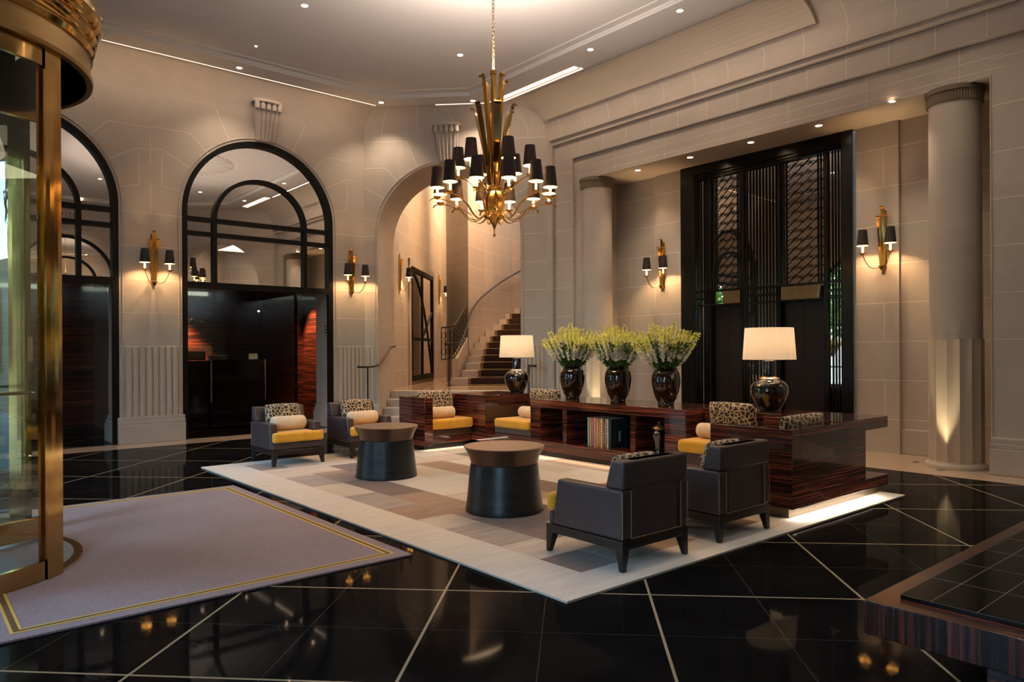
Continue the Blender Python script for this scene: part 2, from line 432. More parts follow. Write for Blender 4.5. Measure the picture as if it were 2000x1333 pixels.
for uc, r, sp in ((A1[0],A1[1],A1[2]), (A2[0],A2[1],A2[2])): voussoirs(w, T_left, uc, r, sp, uc-1.83 if uc > 2 else -.8, uc+1.83, ZW)
for z in (1.55, 2.09, 2.63, 3.17, 3.71):
    for ua, ub in ((2.73,3.68),(6.41,7.083)): joint(w, T_left, [(ua,z),(ub,z)])
for z in (3.71, 4.5): joint(w, T_left, [(3.2, z),(3.2, z+.5)])
struct(w.build('wall_left', [M['stone_plain'], M['joint']], smooth=0))
w = MB(); arch_wall(w, T_ch, -1.68, 1.935, ZW, [(0, 1.405, 3.715, 0, 1.3)])
voussoirs(w, T_ch, 0, 1.405, 3.715, -1.66, 1.9, ZW)
for z in (1.55, 2.09, 2.63, 3.17, 3.71):
    for ua, ub in ((-1.66,-1.405),(1.405,1.92)): joint(w, T_ch, [(ua,z),(ub,z)])
struct(w.build('wall_corner', [M['stone_plain'], M['joint']], smooth=0))

# right wall: nested portal frame around the lift niche, solid above
def rect_ring(mb, X, a, b, mi=0):
    (y0,y1,z1), (c0,c1,z2) = a, b           # outer, inner  (floor to top)
    mb.quad((X,y0,0),(X,c0,0),(X,c0,z2),(X,y0,z1), mi) if y0 < c0 else None
    mb.quad((X,c1,0),(X,y1,0),(X,y1,z1),(X,c1,z2), mi)
    mb.quad((X,c0,z2),(X,c1,z2),(X,y1,z1),(X,y0,z1), mi)
def rect_step(mb, Xa, Xb, b, mi=0, right=True):
    c0, c1, z2 = b
    mb.quad((Xa,c1,0),(Xb,c1,0),(Xb,c1,z2),(Xa,c1,z2), mi); mb.quad((Xa,c0,z2),(Xb,c0,z2),(Xb,c1,z2),(Xa,c1,z2), mi)
    if right: mb.quad((Xa,c0,0),(Xb,c0,0),(Xb,c0,z2),(Xa,c0,z2), mi)
RA, RB, RC = (2.35,10.16,5.37), (2.354,9.66,5.03), (2.88,9.42,4.60)
w = MB()
w.quad((9.62,10.16,0),(9.62,10.313,0),(9.62,10.313,ZW),(9.62,10.16,ZW)); w.quad((9.62,2.35,5.37),(9.62,10.16,5.37),(9.62,10.16,ZW),(9.62,2.35,ZW))
rect_step(w, 9.60, 9.72, RA, right=True)
w.quad((9.665,2.354,5.03),(9.665,9.66,5.03),(9.665,10.16,5.37),(9.665,2.35,5.37)); w.quad((9.665,9.66,0),(9.665,10.16,0),(9.665,10.16,5.37),(9.665,9.66,5.03))
rect_step(w, 9.665, 9.71, RB)
rect_ring(w, 9.71, RB, RC); rect_step(w, 9.71, 10.62, RC)
# fine string lines and joints on the two fascias
def T_rt(X): return lambda u, z, d: (X+d, u, z)
for z, X in ((4.82,9.71),(4.68,9.71)): joint(w, T_rt(X), [(2.75,z),(9.55,z)], .008)
k = 0; y = 2.9
while y < 9.7: joint(w, T_rt(9.665), [(y,5.04),(y,5.36)], .007); y += .545
y = 3.2
while y < 9.4: joint(w, T_rt(9.71), [(y,4.61),(y,5.02)], .007); y += 1.09
y = 2.7
while y < 10.2: joint(w, T_rt(9.62), [(y,5.40),(y,ZW)], .007); y += .6
for z in (1.55,2.09,2.63,3.17,3.71,4.25,4.79): joint(w, T_rt(9.71), [(2.36,z),(2.87,z)], .008); joint(w, T_rt(9.665), [(9.67,z),(10.15,z)], .008) if z < 4.9 else None
struct(w.build('wall_right', [M['stone_plain'], M['joint']], smooth=0))
# mouldings following the portal
def ring_mould(X, b, r, n):
    c0, c1, z = b
    t = MB(); t.tube([(X,c1,.0),(X,c1,z),(X,c0,z)] if c0 < 2.4 else [(X,c1,0),(X,c1,z),(X,c0,z),(X,c0,0)], r, 8)
    struct(t.build('trim_%d' % n, M['stone_plain']))
ring_mould(9.62, (2.35,10.16,5.37), .028, 1); ring_mould(9.665, RB, .022, 2); ring_mould(9.712, RC, .016, 3)
t = MB(); t.box(9.56,9.63,2.35,10.2,5.44,5.475); t.box(9.585,9.63,2.35,10.2,5.475,5.50); struct(t.build('trim_4', M['stone_plain'], bev=.006))
# niche behind the portal
w = MB()
w.quad((10.62,2.5,0),(10.62,4.24,0),(10.62,4.24,4.7),(10.62,2.5,4.7)); w.quad((10.62,8.43,0),(10.62,9.8,0),(10.62,9.8,4.7),(10.62,8.43,4.7))
for a, b in ((4.24,4.83),(7.86,8.43)): w.box(10.56,10.75,a,b,0,4.62)
w.quad((9.71,9.425,0),(10.7,9.425,0),(10.7,9.425,4.7),(9.71,9.425,4.7)); w.quad((9.71,2.875,0),(10.7,2.875,0),(10.7,2.875,4.7),(9.71,2.875,4.7))
struct(w.build('wall_niche', M['stone'], smooth=0))
t = MB()
for a, b in ((3.55,4.24),(8.43,9.1)): t.box(10.595,10.63,a,b,0,.34)
struct(t.build('baseboard_niche', M['stone_plain'], bev=.008))

# street wall (behind and to the left of the camera) with tall arched windows and the entrance opening
w = MB(); WN = [(2.0,1.25,3.1,.12,.3), (10.0,1.25,3.1,.12,.3)]
arch_wall(w, T_str, -.8, 5.3, ZW, [WN[0]]); arch_wall(w, T_str, 7.2, 12.85, ZW, [WN[1]])
w.quad((-.9,5.3,3.4),(-.9,7.2,3.4),(-.9,7.2,ZW),(-.9,5.3,ZW))
struct(w.build('wall_street', M['stone'], smooth=0))
# wall behind the camera and its splayed corner
def T_back(u, z, d): return (u, -.8-d, z)
w = MB(); arch_wall(w, T_back, -.9, 6.47, ZW, [(4.2,1.365,3.83,0,.5)])
w.quad((-.9,-.8,0),(2.8,-.8,0),(2.8,-.8,ZW),(-.9,-.8,ZW)) if False else None
struct(w.build('wall_back', M['stone'], smooth=0))
def T_c2(u, z, d): return (6.47+u/S2+d/S2, -.8+u/S2-d/S2, z)
w = MB(); arch_wall(w, T_c2, -.02, 4.475, ZW, [(2.5,1.405,3.715,0,.6)])
struct(w.build('wall_splay', M['stone'], smooth=0))
w = MB(); w.box(2.4,6.2,-1.9,-1.85,0,5.4); w.box(2.4,2.45,-1.9,-1.3,0,5.4); w.box(6.15,6.2,-1.9,-1.3,0,5.4); w.box(2.4,6.2,-1.9,-1.3,5.4,5.45)
struct(w.build('wall_passage', M['stone'], smooth=0))
w = MB()
for q in (((7.4,-.9),(9.9,-3.2)),((9.9,-3.2),(12.3,-.8)),((12.3,-.8),(9.9,1.6))):
    (a,b),(c,d) = q; w.quad((a,b,0),(c,d,0),(c,d,5.3),(a,b,5.3))
w.prism([(7.4,-.9),(9.9,-3.2),(12.3,-.8),(9.9,1.6)], 5.3, 5.35)
struct(w.build('wall_side_passage', M['stone'], smooth=0))

# ceiling -----------------------------------------------------------
WP = [(-.9,-.8),(6.47,-.8),(9.62,2.35),(9.62,10.313),(7.083,12.85),(-.9,12.85)]
OP = [(-.4,-.3),(6.26,-.3),(8.85,2.29),(8.85,10.61),(7.11,12.35),(-.4,12.35)]
IP = [(0,.15),(6.0,.15),(8.13,2.28),(8.13,10.77),(7.0,11.9),(0,11.9)]
def cove_pt(i, t):
    (wx,wy), (ox,oy) = WP[i%6], OP[i%6]; s = math.sin(t); c = 1-math.cos(t)
    return (wx+(ox-wx)*(1-s if False else c), wy+(oy-wy)*c, ZW+(ZC-ZW)*s)
w = MB(); NS = 12
for i in range(6):
    for j in range(NS):
        t0, t1 = PI/2*j/NS, PI/2*(j+1)/NS
        w.quad(cove_pt(i,t0), cove_pt(i+1,t0), cove_pt(i+1,t1), cove_pt(i,t1))
# radial joints on the cove of the right wall
def cove_line(i, f, mi=1):
    for j in range(NS):
        a0, a1 = cove_pt(i, PI/2*j/NS), cove_pt(i, PI/2*(j+1)/NS); b0, b1 = cove_pt(i+1, PI/2*j/NS), cove_pt(i+1, PI/2*(j+1)/NS)
        L = (Vector(b0)-Vector(a0)).length; e = .0035/L
        def P(a, b, g): return tuple(x+(y-x)*g for x, y in zip(a, b))
        def dn(p, s=.002): return (p[0]-s, p[1], p[2]-s)
        w.quad(dn(P(a0,b0,f-e)), dn(P(a0,b0,f+e)), dn(P(a1,b1,f+e)), dn(P(a1,b1,f-e)), mi)
for k in range(13): cove_line(2, .04+.076*k)
for k in range(5): cove_line(3, .1+.2*k)
struct(w.build('ceiling_cove', [M['stone_plain'], M['joint']], smooth=50))
w = MB()
for i in range(6):
    a, b, c, d = OP[i], OP[(i+1)%6], IP[(i+1)%6], IP[i]
    w.quad((*a,ZC),(*b,ZC),(*c,ZC),(*d,ZC)); w.quad((*d,ZC),(*c,ZC),(*c,ZC+.07),(*d,ZC+.07))
w.add([(*p,ZC+.07) for p in IP], [tuple(range(6))])
w.box(-3,12.8,-4,20,7.6,7.65)
struct(w.build('ceiling', M['ceil'], smooth=0))
t = MB()
IP2 = [((x*.985+.06),(y*.99+.06)) for x, y in IP]
t.tube([(*p, ZC+.055) for p in IP], .022, 8, closed=True); t.tube([(x-(.16 if x>3 else -.16), y-(.16 if y>6 else -.16), ZC+.066) for x, y in IP], .014, 6, closed=True)
struct(t.build('trim_5', M['ceil']))
# plain plaster panel hung in front of the right-hand cove
w = MB(); ya, yb = 4.86, 10.2; prof = []
for j in range(9):
    s = j/8*R(62); x = 9.62+(8.85-9.62)*(1-math.cos(PI/2-s)); z = ZW+(ZC-ZW)*math.sin(PI/2-s); prof.append((x-.035, z-.05))
for (x0,z0),(x1,z1) in zip(prof, prof[1:]):
    w.quad((x0,ya,z0),(x1,ya,z1),(x1,yb,z1),(x0,yb,z0)); w.quad((x0,ya,z0),(x0+.03,ya,z0+.045),(x1+.03,ya,z1+.045),(x1,ya,z1))
x, z = prof[-1]; w.quad((x,ya,z),(x+.03,ya,z+.045),(x+.03,yb,z+.045),(x,yb,z))
struct(w.build('trim_6', M['ceil_cove'], smooth=50))
# plaster rose over the chandelier
CHX, CHY = 5.34, 6.62
rz = MB(); rz.lathe([(0.12,-.035),(.35,-.03),(.9,-.028),(1.42,-.022),(1.5,0)], 64, (CHX,CHY,ZC+.07))
for k in range(48):
    a = 2*PI*k/48; c, s = math.cos(a), math.sin(a)
    rz.tube([(CHX+c*.3, CHY+s*.3, ZC+.036),(CHX+c*1.38, CHY+s*1.38, ZC+.044)], [.006,.028], 6)
ro = tag(rz.build('ceiling_rose', M['ceil']), 'round ribbed plaster rose on the ceiling above the chandelier chain', 'ceiling rose')

# light slots
def slot(label, parts, hot=0):
    t = thing('ceiling_light_slot', label, 'ceiling light', (0,0,0))
    for n, q, mt in parts:
        b = MB(); b.prism(q, ZC-.006, ZC-.001) if n != 'lip' else b.prism(q, ZC-.03, ZC); b.build(n, mt, t, smooth=0)
    return t
slot('long thin warm light slot along the ceiling above the arched mirrors', [('light_strip', [(-.3,12.325),(7.05,12.325),(7.05,12.34),(-.3,12.34)], M['slot'])])
slot('short thin light slot over the staircase arch behind the chandelier', [('light_strip', [(7.9,11.56),(8.6,10.86),(8.62,10.88),(7.92,11.58)], M['slot'])])
slot('wide bright light slot running forward from behind the chandelier', [('light_strip', [(8.61,8.55),(8.70,8.55),(8.70,10.7),(8.61,10.8)], M['slot_hot']),
     ('lens', [(8.715,8.53),(8.80,8.53),(8.80,10.6),(8.715,10.68)], M['slot']), ('lip', [(8.70,8.53),(8.712,8.53),(8.712,10.69),(8.70,10.7)], M['ceil'])])
slot('light slot beyond the right wall seen only in the mirrors', [('light_strip', [(8.61,2.3),(8.8,2.2),(8.8,4.1),(8.61,4.1)], M['slot_hot'])])

# floor -------------------------------------------------------------
w = MB(); zf = 0
w.add([(-3,-4,0),(9.1,-4,0),(9.1,10.1,0),(7.0,12.2,0),(-3,12.2,0)], [(0,1,2,3,4)])
struct(w.build('floor', M['floor'], smooth=0))
w = MB(); w.add([(-3,12.85,0),(7.5,12.85,0),(7.5,17.5,0),(-3,17.5,0)], [(0,1,2,3)]); struct(w.build('floor_reception', M['floor'], smooth=0))
w = MB()
w.add([(-3,12.2,0),(7.0,12.2,0),(7.083,12.85,0),(-3,12.85,0)], [(0,1,2,3)])
w.add([(7.0,12.2,0),(9.1,10.1,0),(9.62,10.313,0),(7.083,12.85,0)], [(0,1,2,3)])
w.add([(9.1,-4,0),(13,-4,0),(13,10.1,0),(9.1,10.1,0)], [(0,1,2,3)]); w.add([(9.1,10.1,0),(13,10.1,0),(13,10.4,0),(9.62,10.4,0)], [(0,1,2,3)])
struct(w.build('floor_border', M['cream_floor'], smooth=0))
w = MB(); w.box(-14,-3,-30,40,-.05,-.02); struct(w.build('floor_street', M['street'], smooth=0))

# pilaster bases and flutes on the left wall ------------------------
def fluted(T, u0, u1, n, z0=.42, z1=1.545, d=.03, name='trim'):
    m = MB(); wd = (u1-u0)/n
    for k in range(n):
        c = u0+wd*(k+.5); N = 6; pts = [(c-wd*.40*math.cos(PI*i/N), -d*.9*math.sin(PI*i/N)) for i in range(N+1)]
        for (ua,da),(ub,db) in zip(pts, pts[1:]): m.quad(T(ua,z0,da), T(ub,z0,db), T(ub,z1,db), T(ua,z1,da))
        for i in range(N):
            (ua,da),(ub,db) = pts[i], pts[i+1]; m.add([T(ua,z1,da),T(ub,z1,db),T(c,z1+.012,0)], [(0,1,2)])
    return m
def T_r9(u, z, d): return (9.665+d, u, z)
for n, (T, a, b, k) in enumerate(((T_left,2.82,3.62,8),(T_left,6.52,7.04,6),(T_ch,-1.64,-1.47,2),(T_ch,1.47,1.86,5),(T_r9,9.7,10.13,4))):
    struct(fluted(T, a, b, k).build('trim_%d' % (7+n), M['flute'], smooth=60))
def plinth(T, a, b, n, ret=.0):
    m = MB()
    for d, z0, z1 in ((-.07,0,.30),(-.05,.30,.36),(-.028,.36,.42)):
        P = [T(a-ret,z0,d),T(b+ret,z0,d),T(b+ret,z0,.06),T(a-ret,z0,.06)]; Q = [T(a-ret,z1,d),T(b+ret,z1,d),T(b+ret,z1,.06),T(a-ret,z1,.06)]
        m.hexa(P, Q)
    struct(m.build('baseboard_%d' % n, M['stone_plain'], bev=.008))
plinth(T_left, 2.73, 3.68, 1, .03); plinth(T_left, 6.41, 7.10, 2, .02); plinth(T_ch, -1.66, -1.405, 3, .02); plinth(T_ch, 1.405, 1.92, 4, .02)
plinth(T_r9, 9.45, 10.2, 5, 0); plinth(T_r9, 2.35, 2.88, 6, 0); plinth(lambda u,z,d: (2.73-d,u,z) if False else (2.73+d, u, z), 13.0, 13.6, 7); plinth(lambda u,z,d: (6.41+d, u, z), 13.0, 13.6, 8)

for n, (T, uc, r, sp) in enumerate(((T_left,A1[0],A1[1],A1[2]),(T_left,A2[0],A2[1],A2[2]),(T_ch,0,1.405,3.715))):
    m = MB(); m.tube([T(uc-(r+.05),.42,-.004)]+[T(uc-(r+.05)*math.cos(PI*i/36), sp+(r+.05)*math.sin(PI*i/36), -.004) for i in range(37)]+[T(uc+r+.05,.42,-.004)], .012, 6); struct(m.build('trim_%d' % (13+n), M['stone_plain']))
# keystones
def keystone(T, uc, z, label, name='keystone'):
    t = thing(name, label, 'keystone')
    m = MB(); lo, hi, zt = .17, .23, z+.56
    m.hexa([T(uc-lo,z,-.05),T(uc+lo,z,-.05),T(uc+lo,z,.05),T(uc-lo,z,.05)], [T(uc-hi,zt,-.15),T(uc+hi,zt,-.15),T(uc+hi,zt,.05),T(uc-hi,zt,.05)])
    m.build('fluted_block', M['stone_plain'], t, bev=.008)
    m = MB()
    for k in range(5):
        f = (k+.5)/5*2-1; m.tube([T(uc+f*lo*.92,z+.02,-.055), T(uc+f*hi*.92,zt,-.155)], .022, 6)
    m.build('rib', M['stone_plain'], t)
    m = MB()
    for k in range(5):
        f = (k+.5)/5*2-1; b = T(uc+f*hi*1.1, 0, -.17); m.lathe([(.0,zt-.03),(.04,zt-.02),(.05,zt+.04),(.042,zt+.10),(0,zt+.11)], 10, (b[0],b[1],0))
    m.build('scallop', M['stone_plain'], t)
    m = MB(); N = 10; pts = [(uc-hi*1.2*math.cos(PI*i/N), -.12-.13*math.sin(PI*i/N)) for i in range(N+1)]
    poly = [(uc+hi*1.2,.05),(uc-hi*1.2,.05)]
    base = [T(u,zt+.10,d) for u, d in pts]+[T(u,zt+.10,d) for u, d in poly]; top = [T(u,zt+.155,d) for u, d in pts]+[T(u,zt+.155,d) for u, d in poly]
    m.hexa(base, top); m.build('cap', M['stone_plain'], t, bev=.006)
    return t
keystone(T_left, 5.10, 5.20, 'carved fluted keystone above the arched mirror over the reception desk')
keystone(T_ch, 0, 5.13, 'carved fluted keystone above the staircase arch, partly behind the chandelier')
keystone(T_left, 1.37, 5.16, 'carved fluted keystone over the arch beside the revolving door')
keystone(T_back, 4.2, 5.20, 'carved fluted keystone on the wall seen in the mirrors')

# columns
def column(loc, label, r=.285):
    t = thing('stone_column', label, 'column', loc, 0, 'stone columns of the lift niche')
    m = MB(); m.lathe([(r+.055,0),(r+.055,.03),(r+.045,.05),(r+.025,.06),(r+.02,.075)], 48); m.build('base', M['stone_plain'], t)
    m = MB(); n = 14; pts = []
    for k in range(n):
        for s in range(5):
            a = 2*PI*(k+s/5)/n; rr = r+.012-.020*math.sin(PI*s/5); pts.append((rr*math.cos(a), rr*math.sin(a)))
    m.prism(pts, .07, 1.56); m.build('fluted_shaft', M['flute'], t, smooth=30)
    m = MB(); m.lathe([(r-.002,1.56),(r-.004,4.42)], 64); m.build('shaft', M['stone_plain'], t)
    m = MB(); n = 60; pts = []
    for k in range(n):
        for s in (0,1): a = 2*PI*(k+s/2)/n; rr = r+(.022 if s else .010); pts.append((rr*math.cos(a), rr*math.sin(a)))
    m.prism(pts, 4.42, 4.54); m.lathe([(r+.03,4.54),(r+.035,4.57),(r+.03,4.598)], 48); m.build('capital', plain('weathered_capital',(.16,.12,.075),.7), t, smooth=20)
    return t
column((9.93,3.33,0), 'large round stone column at the right end of the lift niche, lit from its foot')
column((9.93,9.30,0), 'round stone column at the far left end of the lift niche, behind the left vase')
def uplight(loc, label, p=14, aim=None):
    t = thing('floor_uplight', label, 'floor light', loc, 0, 'small floor uplights by the columns')
    m = MB(); m.lathe([(.035,0),(.045,.004),(.03,.008)], 20); m.build('rim', M['steel'], t)
    m = MB(); m.lathe([(0,.006),(.028,.006)], 16); m.build('lens', M['lamp_glow'], t)
    if aim:
        d = (Vector(aim)-Vector((0,0,.02))); light('SPOT', (0,0,.035), p, (1,.78,.45), .02, d.to_track_quat('-Z','Y').to_euler(), 34, 1, parent=t)
    return t
uplight((9.52,3.36,0), 'floor uplight in front of the right column', 90, (.11,.0,1.0))
uplight((9.95,3.80,0), 'floor uplight to the left of the right column', 60, (.05,-.05,1))
uplight((9.56,9.05,0), 'floor uplight at the foot of the far left column', 110, (.08,.06,.9))

# ================================================================== STAIR HALL
def hall(pts, z0, z1, m):
    for (a,b),(c,d) in zip(pts, pts[1:]): m.quad((a,b,z0),(c,d,z0),(c,d,z1),(a,b,z1))
def L3(dd, c): p = O3+ED*dd+EC*c; return (p.x, p.y)
Z0 = .62
w = MB(); hall([L3(1.3,-1.405), L3(1.3,-1.6), L3(8.9,-1.6), L3(8.9,1.9)], 0, 7.0, w); struct(w.build('wall_hall_left', M['stone'], smooth=0))
cw = [(12.1,17.2),(11.75,16.0),(11.52,15.38),(11.9,15.66),(12.25,15.9),(12.65,16.13),(13.1,16.32),(13.6,16.58),(14.3,16.88),(15.2,17.0),(16.6,16.9)]
w = MB(); hall(cw, .3, 7.0, w); struct(w.build('wall_stair', M['stone'], smooth=25))
STX = [(10.173,14.315),(10.633,14.477),(10.949,14.76),(11.247,15.057),(11.56,15.343),(11.891,15.613),(12.253,15.857),(12.63,16.088),(13.057,16.277),(13.456,16.489),(13.815,16.736),(14.33,16.851),(14.9,16.9),(15.5,16.95)]
WS = Vector((.7636,-.6457))*1.78
w = MB(); hall([L3(1.3,1.405), (11.5,13.15)]+[(x+WS.x, y+WS.y) for x, y in STX[1:]]+[(18,15.9),(16.6,16.9)], .0, 7.0, w); struct(w.build('wall_hall_right', M['stone'], smooth=25))
w = MB(); w.add([(*L3(1.2,-1.7),7.0),(*L3(9.2,-1.7),7.0),(*L3(9.2,9),7.0),(*L3(1.2,9),7.0)], [(0,1,2,3)]); struct(w.build('ceiling_hall', M['ceil'], smooth=0))
w = MB(); w.add([(*L3(1.25,-1.6),Z0),(*L3(8.9,-1.6),Z0),(*L3(8.9,6),Z0),(*L3(1.25,3),Z0)], [(0,1,2,3)]); struct(w.build('floor_hall', M['cream_floor'], smooth=0))
# short flight of steps inside the arch
t = thing('entrance_steps', 'four cream marble steps leading up through the staircase arch', 'steps')
for k in range(4):
    m = MB(); a, b, z = .05+.3*k, 1.26, .155*(k+1); m.hexa([(*L3(a,-1.40),0),(*L3(b,-1.40),0),(*L3(b,1.40),0),(*L3(a,1.40),0)], [(*L3(a,-1.40),z),(*L3(b,-1.40),z),(*L3(b,1.40),z),(*L3(a,1.40),z)]) if k < 4 else None
    m.build('step', M['stone_plain'], t, bev=.006)
# main flight
st = thing('staircase', 'curving cream stone staircase with dark patterned runner rising to the right', 'staircase')
wd = WS.normalized()
for k in range(12):
    z1 = Z0+.175*(k+1); z0 = z1-.175 - .0
    a = Vector(STX[k]); b = Vector(STX[k+2]) if k < 11 else Vector(STX[13]); e = WS*1.0
    nose = (a-(b-a).normalized()*.0)
    m = MB(); P = [(a.x,a.y),(a.x+e.x,a.y+e.y),(b.x+e.x,b.y+e.y),(b.x,b.y)]
    m.hexa([(x,y,z0) for x,y in P], [(x,y,z1) for x,y in P]); m.build('step', M['stone_plain'], st, bev=.006)
    # runner: riser and tread strips, tan borders
    off = .42-.022*k; wr = 1.0
    for n_, o0, o1, mt in (('runner', off+.07, off+wr-.07, M['runner']), ('runner_border', off, off+.07, M['runner_edge']), ('runner_border', off+wr-.07, off+wr, M['runner_edge'])):
        f = -Vector((wd.y,-wd.x)) if False else Vector((-wd.y*-1, wd.x*-1)); fr = Vector((-.6457,-.7636))*.006
        p0 = a+wd*o0+fr; p1 = a+wd*o1+fr; q0 = Vector(STX[min(k+1,13)])+wd*o0; q1 = Vector(STX[min(k+1,13)])+wd*o1
        r = MB(); r.quad((*p0,z0+.004),(*p1,z0+.004),(*p1,z1+.004),(*p0,z1+.004)); r.quad((*p0,z1+.004),(*p1,z1+.004),(*q1,z1+.004),(*q0,z1+.004))
        r.build(n_, mt, st, smooth=0)
    r = MB(); q0 = a+wd*(off-.05)+Vector((-.6457,-.7636))*.02; q1 = a+wd*(off+wr+.05)+Vector((-.6457,-.7636))*.02; r.tube([(*q0,z0+.022),(*q1,z0+.022)], .008, 6); r.build('stair_rod', M['gold'], st)
# sloping stringer at the foot, left
m = MB(); A = Vector((10.55,14.52)); B = Vector((11.5,15.38)); nrm = Vector((-.66,.75))*.16
m.hexa([(A.x,A.y,Z0),(B.x,B.y,Z0),(B.x+nrm.x,B.y+nrm.y,Z0),(A.x+nrm.x,A.y+nrm.y,Z0)], [(A.x,A.y,1.27),(B.x,B.y,1.80),(B.x+nrm.x,B.y+nrm.y,1.80),(A.x+nrm.x,A.y+nrm.y,1.27)])
m.build('stringer', M['stone_plain'], st, bev=.01)
# iron balustrade
t = thing('iron_balustrade', 'black wrought iron balustrade on the sloping stone curb left of the stairs', 'balustrade')
def lerp(a, b, f): return tuple(x+(y-x)*f for x, y in zip(a, b))
b0, b1 = (10.50,14.60,1.25), (11.42,15.32,1.80)
a0 = (10.25,14.80,1.20)
for (p, q, h0, h1, n) in ((a0, b0, .82, .82, 3), (b0, b1, .82, .82, 7)):
    up = lambda s, h: (s[0], s[1], s[2]+h)
    m = MB(); m.tube([up(p,.04), up(q,.04)], .014, 6); m.build('bottom_rail', M['iron'], t)
    m = MB(); m.tube([up(p,h0), up(q,h1)], .02, 8); m.build('top_rail', M['iron'], t)
    for k in range(n+1):
        f = k/n; s = lerp(p, q, f); m = MB(); m.tube([up(s,.04), up(s,h0)], .011, 6); m.build('baluster', M['iron'], t)
    for k in range(n):
        s = lerp(p, q, (k+.5)/n); hw = Vector(q)-Vector(p); hw = hw/n*.5
        m = MB()
        for zc in (.22,.42,.62):
            m.tube([(s[0]+hw.x*.8*math.cos(a), s[1]+hw.y*.8*math.cos(a), s[2]+zc+.085*math.sin(a)) for a in [2*PI*i/10 for i in range(10)]], .007, 5, closed=True)
        m.build('scroll', M['iron'], t)
# handrails
def handrail(label, pts, posts, r=.022, brackets=(), name='handrail'):
    t = thing(name, label, 'handrail')
    m = MB(); m.tube(pts, r, 10); m.build('rail', M['iron'], t)
    for (x,y,za,zb) in posts: m = MB(); m.tube([(x,y,za),(x,y,zb)], .014, 8); m.lathe([(.05,0),(.05,.01),(.02,.02)], 16, (x,y,za)); m.build('post', M['iron'], t)
    for a, b in brackets: m = MB(); m.tube([a, b], .009, 6); m.build('bracket', M['iron'], t)
    return t
rp = [(9.894,14.159,1.621),(10.1,14.2,1.63),(10.378,14.273,1.635),(10.603,14.476,1.69),(10.849,14.661,1.86),(11.145,14.934,2.10),(11.425,15.221,2.34),(11.744,15.46,2.60),(12.258,15.80,2.89),(12.841,16.09,3.17),(13.482,16.38,3.46),(14.403,16.66,3.84),(15.208,16.78,4.14)]
rp2 = []
for i in range(len(rp)-1):
    P = [Vector(rp[max(i-1,0)]), Vector(rp[i]), Vector(rp[i+1]), Vector(rp[min(i+2,len(rp)-1)])]
    for s in range(4):
        u = s/4; rp2.append(tuple(.5*((2*P[1])+(-P[0]+P[2])*u+(2*P[0]-5*P[1]+4*P[2]-P[3])*u*u+(-P[0]+3*P[1]-3*P[2]+P[3])*u**3)))
rp2.append(rp[-1])
handrail('long black handrail sweeping up the curved stair wall from a slim newel post', rp2, [(10.04,14.18,Z0,1.63)], .024, [((12.841,16.09,3.15),(12.83,16.24,3.08)),((11.744,15.46,2.58),(11.70,15.52,2.50))])
handrail('short black handrail rising on the left side of the staircase arch', [(6.586,12.241,1.165),(6.759,12.226,1.16),(6.954,12.30,1.165),(7.129,12.437,1.185),(7.492,12.785,1.35),(7.794,13.08,1.535),(7.98,13.22,1.56)], [(6.80,12.24,0,1.16)], .022, [((7.3,12.6,1.26),(7.24,12.66,1.2))])
handrail('short black handrail at the right of the staircase arch behind the lamp', [(10.1,11.75,1.14),(9.7,11.1,1.15),(9.3,10.47,1.16),(9.2,10.2,1.16)], [(9.35,10.55,0,1.16)], .022)
# framed mirror / door on the left wall of the hall
t = thing('framed_mirror_door', 'tall black framed glazed door panel on the passage wall between two sconces', 'door')
def T_h(u, z, d): return (*L3(u, -1.6+d), z)   # +d comes out of the wall
def boxT(m, T, u0, u1, z0, z1, d0, d1, mi=0):
    m.hexa([T(u0,z0,d0),T(u1,z0,d0),T(u1,z0,d1),T(u0,z0,d1)], [T(u0,z1,d0),T(u1,z1,d0),T(u1,z1,d1),T(u0,z1,d1)], mi)
m = MB(); boxT(m, T_h, 3.72, 6.43, .76, 3.5, .0, .02); m.build('glass', M['mirror_dk'], t, smooth=0)
m = MB()
for q in ((3.66,3.78,.7,3.56),(6.37,6.49,.7,3.56),(3.66,6.49,.7,.84),(3.66,6.49,3.44,3.56)): boxT(m, T_h, *q, .0, .06)
m.build('frame', M['blackframe'], t, bev=.004)
m = MB(); boxT(m, T_h, 5.0, 5.1, .8, 3.5, .02, .05); m.build('mullion', M['blackframe'], t); m = MB(); boxT(m, T_h, 3.75, 6.4, 1.72, 1.80, .02, .045); m.build('crossbar', M['blackframe'], t)
m = MB(); m.ribbon([T_h(3.8+.16*i, 3.42-.0052*i*i*1.9, .035) for i in range(17)], T_h(0,0,0)[:2]+(0,) if False else (*(EC*1.0),0), .02, .05); m.build('curved_bar', M['blackframe'], t)  # dark curve standing in for a shape reflected in the glass
m = MB(); m.ribbon([T_h(5.1,1.8,.035), T_h(6.4,2.55,.035)], (*EC,0), .02, .05); m.build('curved_bar', M['blackframe'], t)  # dark diagonal standing in for another reflected shape
m = MB()
for q in ((3.5,3.66,.6,3.74),(6.49,6.65,.6,3.74),(3.5,6.65,3.56,3.74)): boxT(m, T_h, *q, .0, .05)
m.build('surround', M['stone_plain'], t, bev=.01)

